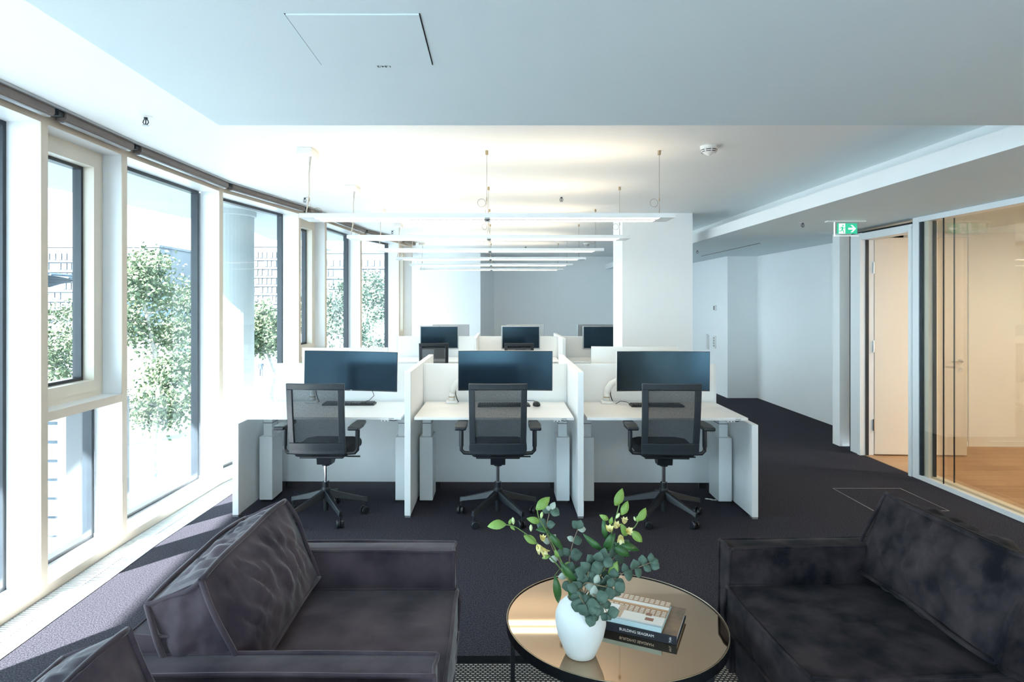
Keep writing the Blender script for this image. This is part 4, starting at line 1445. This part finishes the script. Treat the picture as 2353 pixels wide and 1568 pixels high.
flower(t, b0, W(1180, 1206, Y0 - 0.06), Vector((-0.1, 0, 1)), 0.9, 'bud')
flower(t, b0, W(1220, 1222, Y0 - 0.06), Vector((0.0, 0, 1)), 0.85, 'bud')
flower(t, b0, W(1234, 1252, Y0 - 0.06), Vector((0.4, -0.5, -0.5)), 1.05)
flower(t, b0, W(1243, 1262, Y0 - 0.06), Vector((0.6, -0.4, -0.4)), 1.0)
# towards the corridor side
t, b0 = stem('alst', [(1362, 1350, Y0 + 0.0), (1385, 1300, Y0 + 0.0), (1398, 1255, Y0 + 0.0), (1408, 1215, Y0), (1418, 1180, Y0), (1424, 1158, Y0)],
             'green flower stem with buds rising towards the middle desk', 0.0026,
             [(1413, 1162, Y0, 62, 1.25, 'light', -10), (1428, 1184, Y0, 62, 1.3, 'light', -10), (1398, 1195, Y0, 150, 0.7, 'light', 10), (1402, 1206, Y0, 78, 0.7, 'light', 15),
              (1392, 1240, Y0, 98, 0.85, 'dark', 10), (1388, 1268, Y0, 62, 1.1, 'dark', 15), (1384, 1264, Y0, 142, 0.95, 'dark', 5), (1392, 1262, Y0 - 0.01, 75, 0.9, 'dark', 25)])
flower(t, b0, W(1415, 1192, Y0), Vector((0.6, 0, 0.8)), 0.85, 'bud')
flower(t, b0, W(1402, 1222, Y0 - 0.01), Vector((-0.2, -0.5, 0.7)), 0.9)
flower(t, b0, W(1413, 1214, Y0 - 0.01), Vector((0.3, -0.4, 0.8)), 0.85)
t, b0 = stem('alst', [(1368, 1352, Y0 + 0.02), (1394, 1298, Y0 + 0.02), (1418, 1252, Y0 + 0.02), (1440, 1225, Y0 + 0.02), (1458, 1212, Y0 + 0.02), (1468, 1195, Y0 + 0.02)],
             'green flower stem with pale blossoms leaning towards the corridor side', 0.0024,
             [(1466, 1198, Y0 + 0.02, 55, 1.05, 'light', -10), (1464, 1200, Y0 + 0.02, 90, 0.5, 'light', 0), (1450, 1220, Y0 + 0.02, -45, 1.1, 'light', 10), (1440, 1232, Y0 + 0.02, 115, 1.25, 'light', 20),
              (1412, 1248, Y0 + 0.02, -14, 1.1, 'dark', 5), (1408, 1254, Y0 + 0.01, -30, 1.05, 'dark', 15), (1404, 1330, Y0 - 0.01, 75, 1.3, 'light', 20)])
flower(t, b0, W(1434, 1204, Y0 + 0.02), Vector((0.1, -0.3, 1)), 0.8)
flower(t, b0, W(1426, 1230, Y0 + 0.01), Vector((-0.1, -0.6, -0.5)), 1.0)
flower(t, b0, W(1440, 1222, Y0 + 0.01), Vector((0.2, -0.6, 0.3)), 0.9)
flower(t, b0, W(1460, 1198, Y0 + 0.02), Vector((-0.3, 0, 1)), 0.6, 'bud')


def auto_leaves(pts, per, kind_mix, size=(0.8, 1.15), both=True, start=0.15):
    """paired round leaves along a stem given in px, py, Y"""
    out = []
    P = [Vector(p) for p in pts]
    seg = [(P[i], P[i + 1]) for i in range(len(P) - 1)]
    tot = per
    for k in range(tot):
        f = start + (1 - start) * k / max(tot - 1, 1)
        x = f * len(seg)
        i = min(int(x), len(seg) - 1)
        p = seg[i][0].lerp(seg[i][1], x - i)
        d = seg[i][1] - seg[i][0]
        ang = math.degrees(math.atan2(-d.y, d.x))
        for s in ((-1, 1) if both else (1,)):
            a = ang + s * rnd.uniform(45, 85)
            out.append((p.x + rnd.uniform(-2, 2), p.y + rnd.uniform(-2, 2), p.z + rnd.uniform(-0.012, 0.012), a, 1.18 * rnd.uniform(*size) * (1.05 - 0.25 * f), rnd.choice(kind_mix), rnd.uniform(-20, 40)))
    out.append((P[-1].x, P[-1].y, P[-1].z, ang, 0.8, kind_mix[0], 0))
    return out


EU = [([(1318, 1350, Y0), (1296, 1310, Y0), (1272, 1265, Y0 + 0.01), (1256, 1222, Y0 + 0.01), (1262, 1180, Y0 + 0.01), (1266, 1172, Y0 + 0.01)], 6, ['pale', 'pale', 'euca'],
       'eucalyptus stem with pale leaves beside the window-side flowers', (0.75, 1.0)),
      ([(1330, 1350, Y0 + 0.03), (1308, 1335, Y0 + 0.05), (1308, 1290, Y0 + 0.06), (1316, 1250, Y0 + 0.06), (1328, 1216, Y0 + 0.06)], 5, ['euca', 'euca', 'euca', 'pale'],
       'slender upright eucalyptus stem with brown stalk', (0.85, 1.05)),
      ([(1372, 1362, Y0 - 0.02), (1402, 1338, Y0 - 0.03), (1436, 1316, Y0 - 0.03), (1470, 1303, Y0 - 0.03), (1494, 1294, Y0 - 0.03)], 6, ['euca'],
       'eucalyptus stem reaching over the books towards the corridor side', (0.85, 1.0)),
      ([(1346, 1350, Y0 - 0.02), (1350, 1322, Y0 - 0.03), (1362, 1298, Y0 - 0.03), (1384, 1284, Y0 - 0.04)], 6, ['euca'],
       'dense eucalyptus stem in the middle of the bouquet', (0.95, 1.2)),
      ([(1352, 1352, Y0 + 0.02), (1375, 1325, Y0 + 0.02), (1398, 1300, Y0 + 0.03), (1420, 1270, Y0 + 0.03), (1432, 1256, Y0 + 0.03)], 6, ['euca', 'euca', 'pale'],
       'eucalyptus stem behind the dense middle one', (0.9, 1.1)),
      ([(1340, 1358, Y0 - 0.04), (1328, 1362, Y0 - 0.07), (1345, 1392, Y0 - 0.09), (1362, 1412, Y0 - 0.095)], 6, ['euca'],
       'eucalyptus stem hanging down over the front of the vase', (0.95, 1.2)),
      ([(1350, 1358, Y0 - 0.03), (1368, 1372, Y0 - 0.08), (1382, 1388, Y0 - 0.095), (1396, 1410, Y0 - 0.095)], 4, ['euca'],
       'short eucalyptus stem drooping beside the book', (0.85, 1.1)),
      ([(1335, 1356, Y0 - 0.03), (1348, 1340, Y0 - 0.05), (1372, 1345, Y0 - 0.06), (1402, 1352, Y0 - 0.06), (1412, 1358, Y0 - 0.06)], 4, ['euca', 'pale', 'euca'],
       'eucalyptus stem with young leaves above the vase mouth', (0.8, 1.05))]
for pts, per, mix, lab, size in EU:
    stem('euca', pts, lab, 0.0019, auto_leaves(pts, per, mix, size))


sc_ = MB()
pts_ = [Vector((1.72 + 0.012 * k, 5.12 - 0.007 * k, 0.0)) for k in range(9)]
vs_ = []
for k, p in enumerate(pts_):
    w_ = Vector((0.008, 0.012, 0)) * (0.7 + 0.3 * math.sin(k * 1.9))
    h_ = 0.004 + 0.008 * abs(math.sin(k * 1.3))
    vs_ += [p - w_, p + w_, p + w_ + Vector((0, 0, 0.001)) , p - w_ + Vector((0, 0, h_))]
fs_ = []
for k in range(8):
    for j in range(4):
        fs_.append((k * 4 + j, k * 4 + 4 + j, k * 4 + 4 + (j + 1) % 4, k * 4 + (j + 1) % 4))
fs_ += [(0, 1, 2, 3), (35, 34, 33, 32)]
tag(sc_.add(vs_, fs_).build('paper_scrap', M['paper']), 'crumpled pale paper scrap on the carpet under the corridor-side desk', 'scrap')

# ------------------------------------------------------------------ outdoors
GZ = -6.0
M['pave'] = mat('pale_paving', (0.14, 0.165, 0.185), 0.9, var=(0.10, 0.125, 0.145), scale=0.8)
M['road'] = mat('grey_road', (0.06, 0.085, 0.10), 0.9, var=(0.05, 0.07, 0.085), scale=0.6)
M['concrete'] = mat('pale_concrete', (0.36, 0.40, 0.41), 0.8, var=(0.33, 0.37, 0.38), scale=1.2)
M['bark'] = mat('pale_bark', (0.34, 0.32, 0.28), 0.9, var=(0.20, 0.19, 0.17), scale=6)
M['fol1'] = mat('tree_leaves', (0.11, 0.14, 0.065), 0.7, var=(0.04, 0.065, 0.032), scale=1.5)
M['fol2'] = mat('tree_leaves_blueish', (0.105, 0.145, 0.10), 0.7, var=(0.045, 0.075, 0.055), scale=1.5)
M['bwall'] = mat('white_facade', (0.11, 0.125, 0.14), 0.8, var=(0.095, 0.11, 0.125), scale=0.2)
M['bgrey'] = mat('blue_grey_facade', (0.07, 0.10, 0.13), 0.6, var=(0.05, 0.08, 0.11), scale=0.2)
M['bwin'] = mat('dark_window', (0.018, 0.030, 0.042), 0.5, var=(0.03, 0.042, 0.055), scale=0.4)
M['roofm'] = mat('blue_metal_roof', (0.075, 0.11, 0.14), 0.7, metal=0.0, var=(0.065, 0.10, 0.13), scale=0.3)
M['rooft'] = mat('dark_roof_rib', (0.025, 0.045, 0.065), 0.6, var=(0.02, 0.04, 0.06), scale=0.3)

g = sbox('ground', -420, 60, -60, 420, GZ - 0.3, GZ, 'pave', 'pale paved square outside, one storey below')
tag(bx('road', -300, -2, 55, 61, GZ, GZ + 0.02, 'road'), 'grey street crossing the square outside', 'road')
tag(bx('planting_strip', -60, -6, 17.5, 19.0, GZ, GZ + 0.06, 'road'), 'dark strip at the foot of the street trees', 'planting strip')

# overhanging slab and round column of the building itself
ov_in, ov_out = offset_line(0.27), offset_line(2.9)
op = [(p.x, p.y) for p in ov_in] + [(p.x, p.y) for p in reversed(ov_out)]
struct(MB().prism(op, 2.9, 3.4).build('roof_overhang', M['concrete']), 'wide pale slab overhanging outside the windows')
cxl = MB()
cxl.lathe([(0.31, GZ), (0.31, 2.82), (0.34, 2.83), (0.34, 2.9)], 40, Matrix.Translation((-3.76, 9.0, 0)))
struct(cxl.build('column_outside', M['concrete'], smooth=False), 'round pale column outside carrying the overhang')

# louvred shaft just outside the lower pane
t = thing('louvre_shaft', (-4.75, 6.5, GZ), 0, 'white louvred ventilation shaft standing outside the lower casement pane', 'ventilation shaft')
bx('shaft_core', -0.72, 0.62, -0.45, 0.5, 0, 6.52, 'bgrey', t)
for s in (-0.74, 0.64):
    bx('corner_post', s - 0.04, s + 0.04, -0.52, 0.52, 0, 6.56, 'bwall', t)
for k in range(30):
    z = 6.5 - k * 0.18
    if z < 0.1:
        break
    bx('louvre', -0.70, 0.60, -0.52, -0.44, z - 0.035, z, 'bwall', t)


# trees
def make_tree(name, loc, hgt, crown_r, crown_lo, m, nleaf, seed, label, leaf=0.16):
    rr = random.Random(seed)
    t = thing(name, loc, 0, label, 'tree', 'street trees outside')
    tb = MB()
    tips = []
    tr_ = [(0, 0, 0)]
    for k in range(1, 6):
        tr_.append((rr.uniform(-0.15, 0.15) * k, rr.uniform(-0.15, 0.15) * k, hgt * 0.93 * k / 5))
    tb.tube(tr_, [0.16, 0.14, 0.12, 0.09, 0.06, 0.02], 8)
    for k in range(20):
        f = rr.uniform(crown_lo / hgt * 0.9, 0.95)
        x = f * 5
        i = min(int(x), 4)
        p = Vector(tr_[i]).lerp(Vector(tr_[i + 1]), x - i)
        a = rr.uniform(0, 2 * PI)
        rel = (f * hgt - crown_lo) / (hgt - crown_lo)
        ln = crown_r * (0.55 + 0.5 * math.sin(PI * min(max(rel, 0.05), 0.95))) * rr.uniform(0.7, 1.1)
        q = p + Vector((math.cos(a) * ln, math.sin(a) * ln, ln * rr.uniform(0.25, 0.7)))
        mid = p.lerp(q, 0.5) + Vector((0, 0, -0.05 * ln))
        tb.tube([p, mid, q], [0.045, 0.03, 0.012], 5)
        tips += [p.lerp(q, v) for v in (0.35, 0.55, 0.75, 0.9, 1.0)]
    tb.build('trunk', M['bark'], t)
    lm = MB()
    for k in range(nleaf):
        c = rr.choice(tips)
        s = 0.26 * crown_r
        p = c + Vector((rr.gauss(0, s), rr.gauss(0, s), rr.gauss(0, s * 0.8)))
        d = Vector((rr.uniform(-1, 1), rr.uniform(-1, 1), rr.uniform(-1, 0.6))).normalized()
        n = d.orthogonal().normalized()
        b = d.cross(n)
        L_ = leaf * rr.uniform(0.6, 1.2)
        lm.add([p, p + d * L_ * 0.5 + n * L_ * 0.3 + b * 0.02, p + d * L_, p + d * L_ * 0.5 - n * L_ * 0.3 + b * 0.02], [(0, 1, 2, 3)])
    fo = lm.build('foliage', M[m], t)
    fo['kind'] = 'stuff'
    return t


def tree_at(px, Y, top_y, low_y, wpx, m, n, seed, label, leaf=0.16):
    top = CAMZ - (top_y - HY) / FPX * Y - GZ
    low = CAMZ - (low_y - HY) / FPX * Y - GZ
    return make_tree('street_tree', ((px - CX) / FPX * Y, Y, GZ), top, wpx / 2 / FPX * Y, low, m, n, seed, label, leaf)


tree_at(352, 25, 545, 950, 180, 'fol1', 8000, 11, 'tall leafy tree filling the wide bay past the near casement', 0.20)
tree_at(138, 31, 650, 900, 130, 'fol1', 5200, 12, 'leafy tree seen through the near casement', 0.20)
tree_at(626, 42, 690, 790, 90, 'fol1', 3000, 13, 'leafy tree behind the round outdoor column', 0.28)
tree_at(440, 38, 660, 860, 110, 'fol2', 3400, 14, 'hazier tree behind the tall leafy tree', 0.28)
tree_at(772, 32, 600, 860, 100, 'fol2', 4200, 15, 'dense tree seen through the wide bay past the far casement', 0.22)
tree_at(864, 41, 605, 860, 95, 'fol2', 4200, 16, 'dense tree seen through the last wide bay', 0.24)
tree_at(702, 48, 650, 850, 80, 'fol1', 2600, 17, 'tree seen through the far narrow casement', 0.3)
tree_at(30, 38, 640, 900, 130, 'fol1', 3000, 18, 'tree standing behind the leafy tree of the near casement', 0.22)


# buildings across the square
def block(name, x0, x1, Y, z0, floors, fh, nwin, wfrac, wh, label, wall='bwall', slab=True, depth=25):
    t = thing(name, ((x0 + x1) / 2, Y, GZ), 0, label, 'building', 'buildings across the square')
    hw = (x1 - x0) / 2
    H = z0 - GZ + floors * fh + 1.2
    bx('wall', -hw, hw, 0.3, depth, 0, H, wall, t)
    bx('roof', -hw - 0.4, hw + 0.4, -0.1, depth + 0.3, H, H + 0.8, 'bwall', t)
    cell = 2 * hw / nwin
    rr = random.Random(int(abs(x0)))
    me = MB().box(-cell * wfrac / 2, cell * wfrac / 2, 0.05, 0.4, 0, wh).mesh('window', M['bwin'])
    for f in range(floors):
        zb = z0 - GZ + f * fh
        if slab:
            bx('floor_band', -hw - 0.1, hw + 0.1, -0.25, 0.35, zb - 0.55, zb, 'bwall', t)
        for k in range(nwin):
            if rr.random() < 0.16:
                continue
            o = link('window', me, t)
            o.location = (-hw + (k + 0.5) * cell + rr.uniform(-0.2, 0.2) * cell, 0, zb + 0.35)
    return t


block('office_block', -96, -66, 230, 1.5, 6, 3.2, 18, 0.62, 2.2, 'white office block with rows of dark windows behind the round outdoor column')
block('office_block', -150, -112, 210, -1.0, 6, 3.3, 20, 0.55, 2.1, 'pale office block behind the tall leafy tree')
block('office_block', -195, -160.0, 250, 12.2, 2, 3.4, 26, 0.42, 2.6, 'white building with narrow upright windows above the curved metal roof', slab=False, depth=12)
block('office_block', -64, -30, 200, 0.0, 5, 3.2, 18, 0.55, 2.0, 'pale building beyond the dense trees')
# curved metal roof of the hall below
t = thing('hall_roof', (-104, 140, GZ), 0, 'curved blue-grey metal roof with ribs beyond the square', 'building', 'buildings across the square')
v = MB()


def arch(u, w_):
    a = PI * u
    return (-26 * math.cos(a), -4 + w_ * 34, 2.0 + 12.0 * math.sin(a) ** 0.9)


v.grid(arch, 24, 4)
v.build('roof_shell', M['roofm'], t, smooth=True)
for k in range(18):
    r = MB()
    u = 0.05 + 0.05 * k
    a = PI * u
    p = [(-26.1 * math.cos(a), -4 + w_ * 34, 2.05 + 12.1 * math.sin(a) ** 0.9) for w_ in (0, 0.5, 1)]
    r.tube(p, 0.22, 6)
    r.build('rib', M['rooft'], t)
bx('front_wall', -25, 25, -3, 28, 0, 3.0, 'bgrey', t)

# person walking on the square
def walker(loc, rz):
    me = bpy.data.meshes.new('body')
    J = {'pel': (0, 0, 0.93, 0.135, 0.10), 'bel': (0, 0, 1.08, 0.13, 0.095), 'che': (0, 0, 1.28, 0.155, 0.105), 'nec': (0, 0, 1.46, 0.055, 0.055), 'hed0': (0, 0.01, 1.56, 0.075, 0.085), 'hed1': (0, 0.015, 1.67, 0.075, 0.09), 'hed2': (0, 0.01, 1.74, 0.04, 0.05),
         'shl': (-0.18, 0, 1.40, 0.065, 0.06), 'ell': (-0.23, -0.06, 1.13, 0.047, 0.047), 'wrl': (-0.22, 0.06, 0.91, 0.035, 0.035), 'hal': (-0.22, 0.10, 0.82, 0.03, 0.02),
         'shr': (0.18, 0, 1.40, 0.065, 0.06), 'elr': (0.23, -0.02, 1.13, 0.047, 0.047), 'wrr': (0.22, -0.06, 0.90, 0.035, 0.035), 'har': (0.22, -0.07, 0.81, 0.03, 0.02),
         'hil': (-0.09, 0, 0.88, 0.095, 0.09), 'knl': (-0.10, 0.12, 0.50, 0.065, 0.065), 'anl': (-0.10, 0.10, 0.09, 0.045, 0.045), 'tol': (-0.10, 0.26, 0.04, 0.04, 0.03),
         'hir': (0.09, 0, 0.88, 0.095, 0.09), 'knr': (0.10, 0.0, 0.48, 0.065, 0.065), 'anr': (0.10, -0.22, 0.12, 0.045, 0.045), 'tor': (0.10, -0.09, 0.04, 0.04, 0.03)}
    E = [('pel', 'bel'), ('bel', 'che'), ('che', 'nec'), ('nec', 'hed0'), ('hed0', 'hed1'), ('hed1', 'hed2'), ('che', 'shl'), ('shl', 'ell'), ('ell', 'wrl'), ('wrl', 'hal'), ('che', 'shr'), ('shr', 'elr'), ('elr', 'wrr'), ('wrr', 'har'),
         ('pel', 'hil'), ('hil', 'knl'), ('knl', 'anl'), ('anl', 'tol'), ('pel', 'hir'), ('hir', 'knr'), ('knr', 'anr'), ('anr', 'tor')]
    ks = list(J)
    me.from_pydata([J[k][:3] for k in ks], [(ks.index(a), ks.index(b)) for a, b in E], [])
    tmp = bpy.data.objects.new('body_tmp', me)
    COL.objects.link(tmp)
    tmp.modifiers.new('skin', 'SKIN')
    tmp.modifiers.new('sub', 'SUBSURF').levels = 2
    for i, k in enumerate(ks):
        me.skin_vertices[0].data[i].radius = J[k][3:]
        me.skin_vertices[0].data[i].use_root = (k == 'pel')
    bpy.context.view_layer.update()
    m2_ = bpy.data.meshes.new_from_object(tmp.evaluated_get(bpy.context.evaluated_depsgraph_get()))
    bpy.data.objects.remove(tmp)
    m2_.materials.clear()
    for mm in ('coat_navy', 'skin', 'trousers'):
        m2_.materials.append(M[mm])
    for p in m2_.polygons:
        z = p.center.z
        p.use_smooth = True
        p.material_index = 1 if (z > 1.47 or (abs(p.center.x) > 0.17 and z < 0.89)) else (2 if z < 0.86 else 0)
    t = thing('person', loc, rz, 'person in dark jacket and trousers walking on the square outside', 'person')
    link('body', m2_, t)
    MB().lathe([(0.088, 1.63), (0.095, 1.68), (0.085, 1.745), (0.05, 1.785), (0.005, 1.80)], 16, Matrix.Translation((0, -0.012, 0)) @ Matrix.Diagonal((0.95, 1.15, 1, 1))).build('hair', M['hair'], t, smooth=True)
    return t


M['coat_navy'] = mat('navy_jacket', (0.03, 0.05, 0.08), 0.8, var=(0.02, 0.035, 0.06), scale=8)
M['trousers'] = mat('dark_trousers', (0.03, 0.04, 0.055), 0.8, var=(0.02, 0.03, 0.045), scale=8)
M['skin'] = mat('skin', (0.45, 0.30, 0.23), 0.6, var=(0.42, 0.27, 0.2), scale=12)
M['hair'] = mat('brown_hair', (0.10, 0.07, 0.05), 0.7, var=(0.07, 0.05, 0.035), scale=30)
walker(((600 - CX) / FPX * 63.5, 63.5, GZ), math.radians(200))
